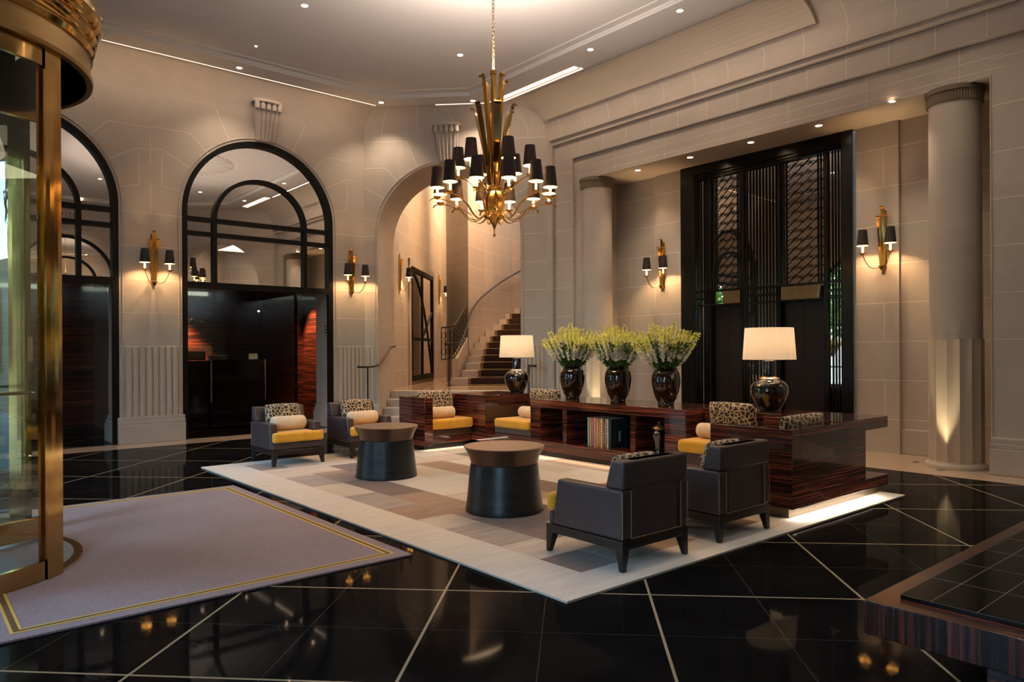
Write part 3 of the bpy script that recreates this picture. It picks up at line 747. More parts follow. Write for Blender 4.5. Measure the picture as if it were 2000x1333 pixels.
# ================================================================== RECEPTION BEHIND THE ARCHES
w = MB(); w.quad((-.9,16.2,0),(7.3,16.2,0),(7.3,16.2,3),(-.9,16.2,3)); w.quad((7.3,13.6,0),(7.3,16.2,0),(7.3,16.2,3),(7.3,13.6,3)); w.quad((-.9,13.6,0),(-.9,16.2,0),(-.9,16.2,3),(-.9,13.6,3))
w.quad((3.0,15.0,0),(3.0,16.2,0),(3.0,16.2,3),(3.0,15.0,3)); w.box(6.35,6.42,14.5,16.2,0,2.62) ; w.box(7.0,7.06,13.9,14.6,0,2.5)
struct(w.build('wall_reception', M['ebony_wall'], smooth=0))
w = MB(); w.box(-.9,2.73,13.6,13.62,5.4,5.6); w.box(2.74,3.67,12.9,13.59,0,5.6) if False else None
w.quad((2.73,13.6,0),(3.68,13.6,0),(3.68,13.6,3),(2.73,13.6,3)); w.quad((6.41,13.6,0),(7.3,13.6,0),(7.3,13.6,3),(6.41,13.6,3))
struct(w.build('wall_pier_back', M['stone_plain'], smooth=0))
w = MB(); w.quad((-.9,13.6,2.95),(7.3,13.6,2.95),(7.3,16.2,2.95),(-.9,16.2,2.95)); w.box(-.9,7.08,12.98,13.62,2.66,2.7); struct(w.build('ceiling_reception', M['blackframe'], smooth=0))
t = thing('reception_desk', 'black lacquered reception desk with a glossy front under the arched mirror', 'desk', (0,0,0))
m = MB(); m.box(3.86,5.36,13.75,14.3,.03,1.28); m.build('body', M['desk'], t, bev=.004)
m = MB(); m.box(4.40,5.40,13.66,13.70,.1,1.315); m.build('front_panel', M['desk'], t, bev=.003)
for x in (4.40,5.40):
    m = MB(); m.box(x-.008,x+.008,13.65,13.705,.55,1.32); m.build('edge_strip', M['steel'], t)
m = MB(); m.box(3.84,5.38,13.72,14.34,1.28,1.30); m.build('top', M['desk'], t, bev=.003)
t = thing('monitor', 'thin dark monitor showing above the left of the reception desk', 'monitor', (4.62,13.95,1.301))
m = MB(); m.box(-.17,.17,-.015,.015,.0,.09); m.build('screen_housing', M['screen'], t, bev=.004); m = MB(); m.box(-.172,-.164,-.018,.018,0,.095); m.box(-.172,.17,-.018,.0,.088,.095); m.build('edge_strip', M['steel'], t)
m = MB(); m.box(-.09,.09,-.02,.02,0,.125); tag(m.build('desk_card', M['card'], None, .02, loc=(5.27,13.92,1.301)), 'small ivory card with rounded corners standing on the reception desk', 'card')
m = MB(); m.pillow(.44,.16,.12); tag(m.build('bowl_cover', plain('olive_leather',(.05,.035,.012),.6), loc=(4.22,14.1,1.385)), 'low olive-brown box on the reception desk left of the monitor', 'box')
# lettering on the wall and on the stone reveal
def text(body, loc, rot, size, mat, name, ext=.004):
    c = bpy.data.curves.new(name, 'FONT'); c.body = body; c.size = size; c.extrude = ext; o = bpy.data.objects.new(name, c); COL.objects.link(o)
    me = bpy.data.meshes.new_from_object(o); bpy.data.objects.remove(o); o = bpy.data.objects.new(name, me); COL.objects.link(o); me.materials.clear(); me.materials.append(mat)
    o.location = loc; o.rotation_euler = rot; return o
o = text('RECEPTION', (4.50,16.15,2.07), (R(90),0,0), .11, M['text'], 'wall_sign'); tag(o, 'dim bronze lettering on the ebony wall above the desk', 'sign')
t = thing('hanging_pendant', 'tiny lit ceiling spot over the dark reception, above the desk', 'ceiling light', (5.45,14.1,2.25))
m = MB(); m.lathe([(.0,-.02),(.022,0),(0,.02)], 12); m.build('bulb', M['lamp_glow'], t); m = MB(); m.tube([(0,0,.02),(0,0,.68)], .004, 6); m.build('cord', M['blackframe'], t)
m = MB()
for k, (l, z) in enumerate(((.16,1.93),(.2,1.87),(.17,1.81),(.05,1.74))): m.box(6.398,6.404,13.12-l/2,13.12+l/2,z,z+.018)
tag(m.build('notice_lettering', M['blackframe']), 'four short lines of small dark lettering on the stone reveal beside reception', 'sign')
# arched mirror screens
def sweep_frame(m, pts, n, w_, d_, closed=False):
    m.ribbon(pts, n, d_, w_)
def arch_frame(uc, r, sp, T, nrm, label, name, lint=2.60, gname='mirror_glass', gm=None, lower=True):
    t = thing(name, label, 'arched mirror' if gm is None else 'arched window')
    dep = .05
    def ap(rr, dd): return [T(uc-rr*math.cos(PI*i/36), sp+rr*math.sin(PI*i/36), dd) for i in range(37)]
    m = MB(); rr = r-.045; m.ribbon([T(uc-rr,.0 if lower else .12,dep)]+ap(rr,dep)+[T(uc+rr,.0 if lower else .12,dep)], nrm, .10, .085); m.build('outer_frame', M['blackframe'], t)
    ri = r*.60; ci = uc
    m = MB(); zb = lint+.03; m.ribbon([T(ci-ri,zb,dep)]+[T(ci-ri*math.cos(PI*i/30), sp-.1+ri*.93*math.sin(PI*i/30), dep) for i in range(31)]+[T(ci+ri,zb,dep)], nrm, .07, .065); m.build('inner_arch_bar', M['blackframe'], t)
    for z in (3.715, 3.47):
        m = MB(); boxT(m, T, uc-r+.05, uc+r-.05, z-.035, z+.035, dep-.03, dep+.03); m.build('crossbar', M['blackframe'], t)
    m = MB(); boxT(m, T, uc-r+.03, uc+r-.03, lint-.06, lint+.045, dep-.05, dep+.05); m.build('lintel', M['blackframe'], t)
    m = MB(); N = 30; dd = dep+.04; vs = [T(uc-r+.02,lint,dd)]+[T(uc-(r-.02)*math.cos(PI*i/N), sp+(r-.02)*math.sin(PI*i/N), dd) for i in range(N+1)]+[T(uc+r-.02,lint,dd)]
    m.add(vs, [tuple(range(len(vs)))]); m.build(gname, gm or M['mirror'], t, smooth=0)
    return t
arch_frame(*A2[:3], T_left, (0,1,0), 'black framed arched mirror above the reception opening with an inner arch bar', 'arched_mirror')
arch_frame(*A1[:3], T_left, (0,1,0), 'black framed arched mirror half hidden behind the brass revolving door post', 'arched_mirror', 2.60)
arch_frame(4.2, 1.365, 3.83, T_back, (0,1,0), 'black framed arched mirror on the wall behind the viewpoint', 'arched_mirror')
for k, (uc, r, sp, zs, tj) in enumerate(WN):
    t = thing('window_%d' % (k+1), 'arched street window', 'window'); del t['category']; del t['label']; t['kind'] = 'structure'
    m = MB(); rr = r-.04; m.ribbon([T_str(uc-rr,zs,.12)]+[T_str(uc-rr*math.cos(PI*i/30), sp+rr*math.sin(PI*i/30), .12) for i in range(31)]+[T_str(uc+rr,zs,.12)], (1,0,0), .08, .07); m.build('window_frame', M['blackframe'], t)
    m = MB()
    for z in (.9,2.2,3.1): boxT(m, T_str, uc-r+.05, uc+r-.05, z-.02, z+.02, .1, .14)
    for u in (uc-.42, uc+.42): boxT(m, T_str, u-.02, u+.02, zs, sp+.95, .1, .14)
    m.build('glazing_bar', M['blackframe'], t)
    m = MB(); vs = [T_str(uc-r,zs,.13)]+[T_str(uc-r*math.cos(PI*i/24), sp+r*math.sin(PI*i/24), .13) for i in range(25)]+[T_str(uc+r,zs,.13)]; m.add(vs, [tuple(range(len(vs)))]); m.build('pane', M['winglass'], t, smooth=0)
# ================================================================== RUG AND MAT
t = thing('area_rug', 'large ivory and brown patchwork rug under the lounge seating', 'rug')
m = MB(); m.box(2.93,7.56,2.99,9.5,0.002,.012); m.build('backing', M['rug_edge'], t)
m = MB(); mats = [M['rug_cream'],M['rug_sand'],M['rug_taupe'],M['rug_tan'],M['rug_brown']]
ZR = .0165
def patch(x0,x1,y0,y1,mi): m.quad((x0,y0,ZR),(x1,y0,ZR),(x1,y1,ZR),(x0,y1,ZR),mi)
for q in ((2.93,7.56,2.99,3.32),(2.93,7.56,9.25,9.5),(2.93,3.38,3.32,9.25),(7.2,7.56,3.32,9.25)): patch(*q,0)
for x0,x1,y0,y1 in ((2.93,7.56,2.99,2.99),): pass
strips = [
 (3.38,3.75,[(3.72,4),(4.15,1),(4.85,2),(5.27,1),(5.80,3),(6.6,2),(7.3,1),(8.0,2),(8.7,1),(9.0,4),(9.25,3)]),
 (3.75,4.16,[(3.72,2),(4.05,1),(5.0,4),(5.45,3),(6.3,3),(7.35,4),(8.1,3),(8.7,1),(9.25,2)]),
 (4.16,4.62,[(3.8,3),(4.5,1),(5.3,4),(6.0,1),(7.25,0),(7.9,2),(8.5,4),(9.25,1)]),
 (4.62,5.06,[(3.7,1),(4.3,3),(5.2,1),(5.7,3),(6.0,1),(6.9,0),(7.8,1),(8.4,2),(9.25,3)]),
 (5.06,5.48,[(3.9,4),(4.8,1),(5.3,2),(6.3,4),(7.9,3),(8.6,1),(9.25,4)]),
 (5.48,5.95,[(4.2,1),(5.0,0),(7.8,0),(8.35,1),(9.25,0)]),
 (5.95,6.4,[(3.9,3),(5.0,1),(6.2,0),(7.6,1),(8.3,4),(9.25,1)]),
 (6.4,7.2,[(4.5,0),(5.5,3),(7.0,3),(8.2,1),(9.25,0)])]
for x0,x1,L in strips:
    y = 3.32
    for y1,mi in L:
        patch(x0,x1,y,y1,mi); y = y1
e = [(2.93,2.99),(7.56,2.99),(7.56,9.5),(2.93,9.5)]
for (a,b),(c,d) in zip(e, e[1:]+e[:1]): m.quad((a,b,.012),(c,d,.012),(c,d,ZR),(a,b,ZR),0)
m.build('pile', mats, t, smooth=0)
t = thing('entrance_mat', 'mauve entrance mat bordered with double gold lines, in front of the revolving door', 'mat')
m = MB(); MX0,MX1,MY0,MY1 = .36,2.80,4.42,7.98
m.box(MX0,MX1,MY0,MY1,.002,.014); m.build('pile', M['mat'], t, bev=.003)
def rectline(x0,x1,y0,y1,w_,z,name,mt):
    m = MB()
    for q in ((x0,x1,y0,y0+w_),(x0,x1,y1-w_,y1),(x0,x0+w_,y0+w_,y1-w_),(x1-w_,x1,y0+w_,y1-w_)): m.box(*q,.012,z)
    m.build(name, mt, t, smooth=0)
rectline(MX0+.09,MX1-.09,MY0+.09,MY1-.09,.014,.0165,'gold_line',M['matgold']); rectline(MX0+.104,MX1-.104,MY0+.104,MY1-.104,.028,.0158,'olive_band',M['matdk']); rectline(MX0+.132,MX1-.132,MY0+.132,MY1-.132,.014,.0165,'gold_line',M['matgold'])

# ================================================================== LEATHER ARMCHAIRS
def make_chair(label):
    t = thing('leather_armchair', label, 'armchair', (0,0,0))
    for sx in (-1,1):
        for sy in (-1,1):
            m = MB(); x0, x1 = sx*.345, sx*.275; xi = sx*.31; y0 = sy*.36; y1 = sy*.295; yi = sy*.327
            def O(a): return sorted(a)
            T = [(x0,y0),(x1,y0),(x1,y1),(x0,y1)]; B = [(x0,y0),(xi,y0),(xi,yi),(x0,yi)]
            if sx*sy < 0: T.reverse(); B.reverse()
            m.hexa([(*p,.017) for p in B], [(*p,.16) for p in T]); m.build('leg', M['wood_dark'], t, bev=.003)
    m = MB(); m.box(-.345,.345,-.36,.36,.155,.215); m.build('base_rail', M['wood_dark'], t, bev=.004)
    for sx in (-1,1):
        m = MB(); xa, xb = sorted((sx*.345, sx*.245)); P = [(-.355,.217),(.30,.217),(.245,.545),(-.355,.545)]
        vs = [(xa,y,z) for y,z in P]+[(xb,y,z) for y,z in P]
        m.add(vs, [(0,1,2,3)[::-1],(4,5,6,7)]+[(i,(i+1)%4,4+(i+1)%4,4+i) for i in range(4)]); m.build('arm', M['leather'], t, bev=.018, seg=3)
    m = MB(); P = [(-.36,.218),(-.36,.73),(-.25,.73),(-.195,.50),(-.16,.3)]
    vs = [(-.338,y,z) for y,z in P]+[(.338,y,z) for y,z in P]
    P2 = [(-.365,.546),(-.365,.73),(-.255,.73),(-.20,.546)]
    m.add([(x*.70,y,z) for x,y,z in vs], [(0,1,2,3,4)[::-1],(5,6,7,8,9)]+[(i,(i+1)%5,5+(i+1)%5,5+i) for i in range(5)])
    v2 = [(-.338,y,z) for y,z in P2]+[(.338,y,z) for y,z in P2]
    m.add(v2, [(0,1,2,3)[::-1],(4,5,6,7)]+[(i,(i+1)%4,4+(i+1)%4,4+i) for i in range(4)])
    m.build('backrest', M['leather'], t, bev=.016, seg=3)
    m = MB()
    for x in (-.262,.262): m.tube([(x,-.363,.225),(x,-.363,.54)], .0035, 5)
    m.tube([(-.262,-.363,.225),(.262,-.363,.225)], .0035, 5)
    m.tube([(-.343,-.358,.225),(-.343,-.358,.53)], .0035, 5); m.tube([(.343,-.358,.225),(.343,-.358,.53)], .0035, 5)
    m.build('piping', M['piping'], t)
    m = MB(); m.box(-.244,.244,-.17,.335,.217,.305); m.box(-.338,.338,.30,.338,.217,.305); m.build('seat_base', M['leather'], t, bev=.012)
    m = MB(); m.box(-.243,.243,-.16,.28,.307,.435); m.box(-.338,.338,.29,.375,.307,.435); m.build('seat_cushion', M['mustard'], t, bev=.034, seg=4)
    return t
def cushion(loc, rz, tilt, label, w_=.50, h=.34, t_=.12, group='leopard print back cushions', first=[None]):
    m = MB(); m.pillow(w_, h, t_, 12); o = m.build('leopard_cushion', M['leopard'], None, smooth=60)
    o.location = loc; o.rotation_euler = (tilt, 0, rz); return tag(o, label, 'cushion', group)
def bolster(loc, rz, label, L=.44, r=.082):
    m = MB(); pr = [(0,-L/2),(r*.55,-L/2),(r*.9,-L/2+.02),(r,-L/2+.05),(r*1.02,0),(r,L/2-.05),(r*.9,L/2-.02),(r*.55,L/2),(0,L/2)]
    m.T = Matrix.Rotation(R(90),4,'Y'); m.lathe(pr, 24); o = m.build('bolster_cushion', M['cream'], None, smooth=60); o.location = loc; o.rotation_euler = (0,0,rz)
    return tag(o, label, 'cushion', 'cream bolster cushions')
c0 = make_chair('plum brown leather armchair seen from behind, nearest the viewer')
c0.location = (3.912,3.49,0)
c1 = dup(c0, (5.00,3.50,0), 0, 'brown leather armchair seen from behind, pushed beside the right ebony block')
c2 = dup(c0, (3.937,9.215,0), PI, 'leather armchair facing the viewer, leftmost, in front of the dark reception opening')
c3 = dup(c0, (5.02,9.235,0), PI, 'leather armchair facing the viewer, partly behind the left drum table')
cushion((3.912,3.362,.562), 0, R(15), 'leopard cushion of which only the top edge shows over the nearest armchair back', .42, .36)
cushion((5.00,3.372,.562), 0, R(15), 'leopard cushion of which only the top edge shows over the armchair beside the ebony block', .42, .36)
cushion((3.93,9.335,.60), PI, R(13), 'leopard cushion standing in the leftmost leather armchair', .47, .34)
cushion((5.02,9.355,.60), PI, R(13), 'leopard cushion standing in the armchair behind the left drum table', .47, .34)
bolster((3.93,9.17,.527), R(-2), 'cream bolster lying on the mustard seat of the leftmost leather armchair', .46, .091)
bolster((5.02,9.19,.527), R(3), 'cream bolster on the armchair behind the left drum table', .46, .091)

# ================================================================== DRUM TABLES
def drum(loc, label):
    t = thing('drum_table', label, 'side table', loc, 0, 'ribbed drum side tables')
    m = MB(); m.lathe([(.35,0),(.352,.012),(.345,.05),(.333,.15),(.32,.28),(.307,.40),(.302,.425)], 64); m.build('ribbed_body', M['drum'], t)
    m = MB(); m.lathe([(.296,.424),(.300,.432),(.322,.50),(.362,.572)], 64); m.build('collar', M['drumcol'], t)
    m = MB(); m.lathe([(.362,.570),(.366,.575),(.362,.580),(.02,.578),(0,.578)], 64); m.build('top', M['drumtop'], t)
    return t
d0 = drum((4.33,7.37,.0165), 'dark ribbed drum table with flared bronze top, the farther one beside the leather armchairs')
dup(d0, (4.205,5.09,.0165), 0, 'dark ribbed drum table with flared bronze top, the nearer one beside the closest armchair')

# ================================================================== EBONY FURNITURE
ZT = .785; ZF = .0165
# shelf console
t = thing('shelf_console', 'long glossy ebony console with open shelves holding books, vases standing on top', 'console')
X0, X1, Y0, Y1 = 6.68, 7.58, 4.94, 7.52
m = MB(); m.box(X0,X1,Y0,Y1,ZT-.105,ZT); m.build('top', M['ebony'], t, bev=.003)
for y0,y1 in ((Y1-.20,Y1),(6.815,6.885),(5.66,5.735),(Y0,Y0+.29)):
    m = MB(); m.box(X0+.004,X1,y0,y1,.245,ZT-.105); m.build('divider', M['ebony'], t, bev=.002)
m = MB(); m.box(X0+.42,X0+.44,Y0,Y1,.245,ZT-.105); m.build('back_panel', M['ebony'], t)
m = MB(); m.box(6.60,X1,Y0,Y1,.115,.245); m.build('base_shelf', M['ebony'], t, bev=.002)
m = MB(); m.box(6.78,7.45,Y0+.02,Y1-.02,ZF,.115); m.build('plinth', M['bronze'], t)
m = MB(); m.box(6.66,6.70,Y0,Y1,.1135,.1148); m.build('light_strip', M['led'], t)
# block at the right end with a seat facing away
t = thing('ebony_seat_block', 'big glossy ebony block at the right end of the seating with an overhanging top slab', 'cabinet')
m = MB(); m.box(5.70,5.83,3.14,3.94,.11,ZT-.01); m.build('side_panel', M['ebony'], t, bev=.003)
m = MB(); m.box(5.83,7.05,3.14,3.24,.11,ZT-.01); m.build('back_panel', M['ebony'], t, bev=.003)
m = MB(); m.box(6.62,7.05,3.24,3.94,.11,ZT-.12); m.build('inner_panel', M['ebony'], t, bev=.003)
m = MB(); m.box(6.62,7.56,3.15,3.95,ZT-.115,ZT-.004); m.box(7.02,7.56,3.95,4.93,ZT-.115,ZT-.004); m.build('top_slab', M['ebony'], t, bev=.003)
m = MB(); m.box(5.83,7.56,3.15,3.95,.10,.205); m.build('lower_slab', M['ebony'], t, bev=.003)
m = MB(); m.box(5.78,7.50,3.22,3.86,ZF,.10); m.build('plinth', plain('bronze_plinth',(.16,.13,.10),.35,.7), t)
m = MB(); m.box(5.8,7.45,3.175,3.20,.0985,.0998); m.build('light_strip', M['led'], t)
m = MB(); m.box(5.84,6.61,3.25,3.93,.205,.30); m.build('seat_base', M['leather_b'], t, bev=.01)
m = MB(); m.box(5.85,6.60,3.40,3.97,.30,.44); m.build('seat_cushion', M['mustard'], t, bev=.03, seg=3)
cushion((6.20,3.33,.69), 0, R(6), 'leopard cushion whose top shows above the ebony block, right of the large lamp', .72, .36, .12)
# seat 3 faces the rug
t = thing('built_in_bench', 'mustard cushioned ebony seat between the shelf console and the right block', 'seat', (0,0,0), 0, 'seats built into the ebony furniture')
m = MB(); m.box(6.60,7.05,3.955,4.935,.115,.243); m.build('base_shelf', M['ebony'], t)
m = MB(); m.box(6.78,7.05,3.96,4.93,ZF,.115); m.build('plinth', M['bronze'], t)
m = MB(); m.box(6.50,7.015,3.98,4.90,.245,.355); m.build('seat_base', M['leather_b'], t, bev=.008)
m = MB(); m.box(6.42,6.98,4.0,4.86,.357,.49); m.build('seat_cushion', M['mustard'], t, bev=.035, seg=4)
m = MB(); m.box(7.02,7.14,3.97,4.92,.35,ZT-.12); m.build('back_panel', M['leather_b'], t, bev=.006)
cushion((6.93,4.50,.70), R(-90), R(11), 'upright leopard cushion in the seat left of the large lamp', .56, .36, .12)
bolster((6.72,4.58,.575), R(90), 'cream bolster on the seat just right of the shelf console', .44, .08)
# seat 2
t = thing('built_in_bench', 'mustard cushioned ebony seat at the left end of the shelf console', 'seat', (0,0,0), 0, 'seats built into the ebony furniture')
m = MB(); m.box(6.60,7.58,7.525,8.50,.115,.245); m.build('base_shelf', M['ebony'], t)
m = MB(); m.box(6.78,7.5,7.53,8.49,ZF,.115); m.build('plinth', M['bronze'], t)
m = MB(); m.box(6.78,7.4,7.60,8.42,.247,.325); m.build('seat_base', plain('taupe_leather',(.16,.12,.09),.4), t, bev=.008)
m = MB(); m.box(6.74,7.38,7.64,8.40,.327,.46); m.build('seat_cushion', M['mustard'], t, bev=.035, seg=4)
m = MB(); m.box(7.48,7.58,7.53,8.5,.25,ZT-.06); m.build('back_panel', M['ebony'], t, bev=.004)
cushion((7.40,7.98,.70), R(-90), R(8), 'leopard cushion showing above the left end of the console, behind the left vase', .66, .36, .12)
bolster((7.14,8.02,.545), R(90), 'cream bolster on the seat at the left end of the shelf console', .46, .082)
# corner cabinet and seat 1
t = thing('corner_cabinet', 'dark ebony corner cabinet carrying the smaller looking table lamp', 'cabinet')
m = MB(); m.box(6.68,7.60,8.52,9.36,.11,ZT-.02); m.build('body', M['ebony'], t, bev=.003)
m = MB(); m.box(6.66,7.62,8.50,9.38,ZT-.02,ZT+.003); m.build('top', M['ebony'], t, bev=.003)
m = MB(); m.box(6.76,7.5,8.6,9.28,ZF,.11); m.build('plinth', M['bronze'], t)
m = MB(); m.box(6.70,7.55,8.508,8.519,.40,.62); m.build('leather_panel', M['leather_b'], t, bev=.002)
t = thing('built_in_armchair', 'ebony sided armchair with mustard seat at the left end of the built-in seating', 'armchair')
m = MB(); m.box(5.72,5.86,8.68,9.36,.11,ZT); m.build('side_panel', M['ebony'], t, bev=.003)
m = MB(); m.box(5.861,6.66,9.24,9.36,.11,ZT-.01); m.build('back_panel', M['ebony'], t, bev=.003)
m = MB(); m.box(5.87,6.655,8.82,9.235,.215,.31); m.build('seat_base', M['leather_b'], t, bev=.008)
m = MB(); m.box(5.875,6.65,8.76,9.22,.312,.455); m.build('seat_cushion', M['mustard'], t, bev=.036, seg=4)
m = MB(); m.box(5.80,6.66,8.86,9.34,.10,.21); m.build('base_shelf', M['ebony'], t, bev=.003)
m = MB(); m.box(5.86,6.62,8.92,9.3,ZF,.10); m.build('plinth', M['bronze'], t)
m = MB(); m.box(5.9,6.6,8.875,8.90,.0985,.0998); m.build('light_strip', M['led'], t)
cushion((6.22,9.15,.665), PI, R(8), 'leopard cushion standing above the mustard seat of the ebony sided armchair', .62, .38, .13)
bolster((6.22,8.985,.54), 0, 'cream bolster on the ebony sided armchair at the left', .44, .084)

# ================================================================== TABLE LAMPS
def lamp(loc, label, p=7):
    t = thing('table_lamp', label, 'lamp', loc, 0, 'black table lamps')
    m = MB(); m.lathe([(.10,0),(.115,.006),(.11,.02)], 40); m.build('foot', M['cer'], t)
    m = MB(); m.lathe([(.10,.02),(.125,.05),(.165,.12),(.192,.19),(.197,.235),(.188,.285),(.155,.325),(.11,.35),(.075,.365),(.066,.385),(.066,.545),(.03,.55),(0,.55)], 56); m.build('body', M['cer'], t)
    m = MB(); m.lathe([(.112,.352),(.104,.364),(.072,.378),(.070,.372)], 48, cap=False); m.build('collar', plain('pewter_collar',(.55,.50,.42),.25,.9), t)
    m = MB(); m.tube([(0,0,.55),(0,0,.86)], .008, 8); m.build('stem', M['gold'], t)
    m = MB(); n = 60; m.lathe([(.274,.560),(.250,.898)], n, cap=False); o = m.build('lamp_shade', M['lshade'], t, smooth=60)
    sm = o.modifiers.new('thick','SOLIDIFY'); sm.thickness = .003
    m = MB(); m.lathe([(0,.74),(.03,.76),(.035,.80),(.02,.84),(0,.85)], 16); m.build('bulb', M['lamp_glow'], t)
    light('POINT', (0,0,.72), p, (1,.70,.42), .05, parent=t)
    return t
L1 = lamp((7.42,8.66,ZT+.003), 'black gourd table lamp with lit cream shade in front of the staircase')
L2 = dup(L1, (7.17,4.21,ZT-.004), 0, 'black gourd table lamp with lit cream shade in front of the lift screen')

# ================================================================== VASES AND FLOWERS
def vase_mesh():
    m = MB(); m.lathe([(.092,0),(.10,.012),(.096,.03),(.125,.08),(.152,.16),(.170,.25),(.173,.31),(.163,.37),(.140,.415),(.118,.435),(.112,.45),(.12,.462),(.105,.462),(.10,.44),(.03,.40),(0,.40)], 48); return m
def spike(seed, rnd):
    """one flower spike along +z: stem plus florets"""
    m = MB(); L = rnd.uniform(.40,.50); m.tube([(0,0,0),(0,0,L*.5),(rnd.uniform(-.01,.01),0,L)], .0028, 4, 2, cap=False)
    k = 0; z = L*.46
    while z < L*1.04:
        f = (z/L-.46)/.58; s = .030*(1-.45*f)+.006
        for q in range(5 if f < .55 else 3):
            a = k*2.1+q*2.094+rnd.uniform(-.4,.4); c, sn = math.cos(a), math.sin(a); out = s*rnd.uniform(.55,1.0); zz = z+rnd.uniform(-.006,.006)
            mi = 0 if f < rnd.uniform(.42,.70) else (1 if f < rnd.uniform(.72,1.25) else 3)
            o_ = Vector((c*out, sn*out, zz+out*.35)); L_ = s*.62
            for e in range(4):
                d_ = Vector((rnd.uniform(-1,1)+c*.7, rnd.uniform(-1,1)+sn*.7, rnd.uniform(-1,1))).normalized(); w_ = d_.cross(Vector((rnd.uniform(-1,1),rnd.uniform(-1,1),rnd.uniform(-1,1)))).normalized()*L_*.38
                m.add([o_, o_+d_*L_*.6+w_, o_+d_*L_, o_+d_*L_*.6-w_], [(0,1,2,3)], mi)
        k += 1
        z += .0125
    return m
rnd = random.Random(3)
spikes = []
for i in range(7):
    o = spike(i, rnd).build('flower_spike', [M['petal_w'],M['petal_y'],M['stem'],M['petal_l']], None, smooth=0); spikes.append(o.data); bpy.data.objects.remove(o)
def foliage(rnd):
    m = MB()
    for k in range(2300):
        a = rnd.uniform(0,2*PI); h = rnd.random()**.8; r = (.07+.21*h**.7)*rnd.uniform(.6,1.12)
        p = Vector((r*math.cos(a), r*math.sin(a), h*.31-.03)); d = Vector((math.cos(a)*rnd.uniform(.2,1), math.sin(a)*rnd.uniform(.2,1), rnd.uniform(-.2,1))).normalized()
        s = d.cross(Vector((rnd.uniform(-1,1),rnd.uniform(-1,1),rnd.uniform(-1,1)))).normalized(); L = rnd.uniform(.032,.062); w_ = L*.24
        m.add([p, p+d*L*.5+s*w_, p+d*L, p+d*L*.5-s*w_], [(0,1,2,3)], rnd.choice((0,0,1)))
    return m
fo = foliage(rnd).build('foliage', [M['leaf'],M['leaf2']], None, smooth=0); fmesh = fo.data; bpy.data.objects.remove(fo)
def arrangement(x, y, name_v, name_f, seed):
    rnd = random.Random(seed)
    v = vase_mesh().build('vase', M['cer']); v.location = (x,y,ZT+.001); v.rotation_euler = (0,0,rnd.random()*6); tag(v, name_v, 'vase', 'black glazed vases on the console')
    t = thing('flower_bouquet', name_f, 'flowers', (x,y,ZT+.46), 0, 'snapdragon bouquets in the black vases')
    f = bpy.data.objects.new('foliage', fmesh); COL.objects.link(f); f.parent = t; f.rotation_euler = (0,0,rnd.random()*6); f['kind'] = 'stuff'
    n = 62
    for k in range(n):
        o = bpy.data.objects.new('flower_spike', spikes[k % len(spikes)]); COL.objects.link(o); o.parent = t
        a = 2.39996*k+rnd.uniform(-.2,.2); th = (k/n)**.55*R(38)*rnd.uniform(.85,1.1); r0 = .07*(k/n)**.5
        o.location = (r0*math.cos(a), r0*math.sin(a), -.05+rnd.uniform(-.03,.02)-.06*(k/n))
        o.rotation_mode = 'QUATERNION'; d = Vector((math.sin(th)*math.cos(a), math.sin(th)*math.sin(a), math.cos(th))); o.rotation_quaternion = d.to_track_quat('Z','Y'); s = rnd.uniform(1.02,1.24); o.scale = (s,s,s)
arrangement(7.13,7.15, 'glossy black vase farthest left on the console, holding snapdragons', 'white and yellow-green snapdragons in the leftmost vase', 11)
arrangement(7.13,6.32, 'glossy black vase in the middle of the console, holding snapdragons', 'white and yellow-green snapdragons in the middle vase', 12)
arrangement(7.13,5.555, 'glossy black vase nearest the lift screen, holding snapdragons', 'white and yellow-green snapdragons in the right vase', 13)

# ================================================================== SHELF CONTENTS
BK = [('book with a pale turquoise spine, first of the row',(.20,.50,.50),.042),('book with an orange and white spine',(.75,.35,.12),.038),('book with a dusty mauve spine',(.40,.16,.24),.036),
      ('book with a pale pink spine',(.80,.48,.46),.040),('thick book with an orange red spine',(.70,.26,.10),.058),('slim book with a lime green spine',(.50,.55,.14),.024),
      ('book with a cream spine and black spots',(.74,.66,.46),.042),('book with a crimson spine',(.45,.06,.09),.036),('book with a green and ochre spine',(.30,.34,.16),.030),
      ('tall book with a silver white spine',(.62,.66,.68),.040),('large navy and dark green book with a white label, last of the row',(.010,.028,.034),.052)]
y = 6.485
def book(y, wd_, col, label, last=False):
    t = thing('book', label, 'book', (6.73,y-wd_/2,.2455), 0, 'books in the middle shelf')
    h = .355 if not last else .35; D = .29
    mt = plain('book_cloth', col, .55); tp = plain('book_paper', (.7,.6,.42), .8)
    m = MB(); m.box(0,.004,-wd_/2+.001,wd_/2-.001,0,h); m.box(0,D,-wd_/2+.001,-wd_/2+.004,0,h); m.box(0,D,wd_/2-.004,wd_/2-.001,0,h); m.build('cover', mt, t)
    m = MB(); m.box(.005,D-.006,-wd_/2+.0045,wd_/2-.0045,.004,h-.005); m.build('pages', tp, t)
    m = MB()
    if last: m.box(.13,.165,-wd_/2-.001,-wd_/2+.001,.07,.20)
    else:
        z = .05
        while z < h-.05: l = random.uniform(.008,.03); m.box(-.0012,0,-wd_*.22,wd_*.22,z,z+l*.6); z += l+.008
    m.build('lettering', plain('book_letter', tuple(min(1,c*.4+.45) for c in col) if sum(col) < 1.3 else tuple(c*.35 for c in col), .6), t)
for k, (lb, col, w_) in enumerate(BK):
    book(y, w_*.94, col, lb, k == len(BK)-1); y -= w_*.94
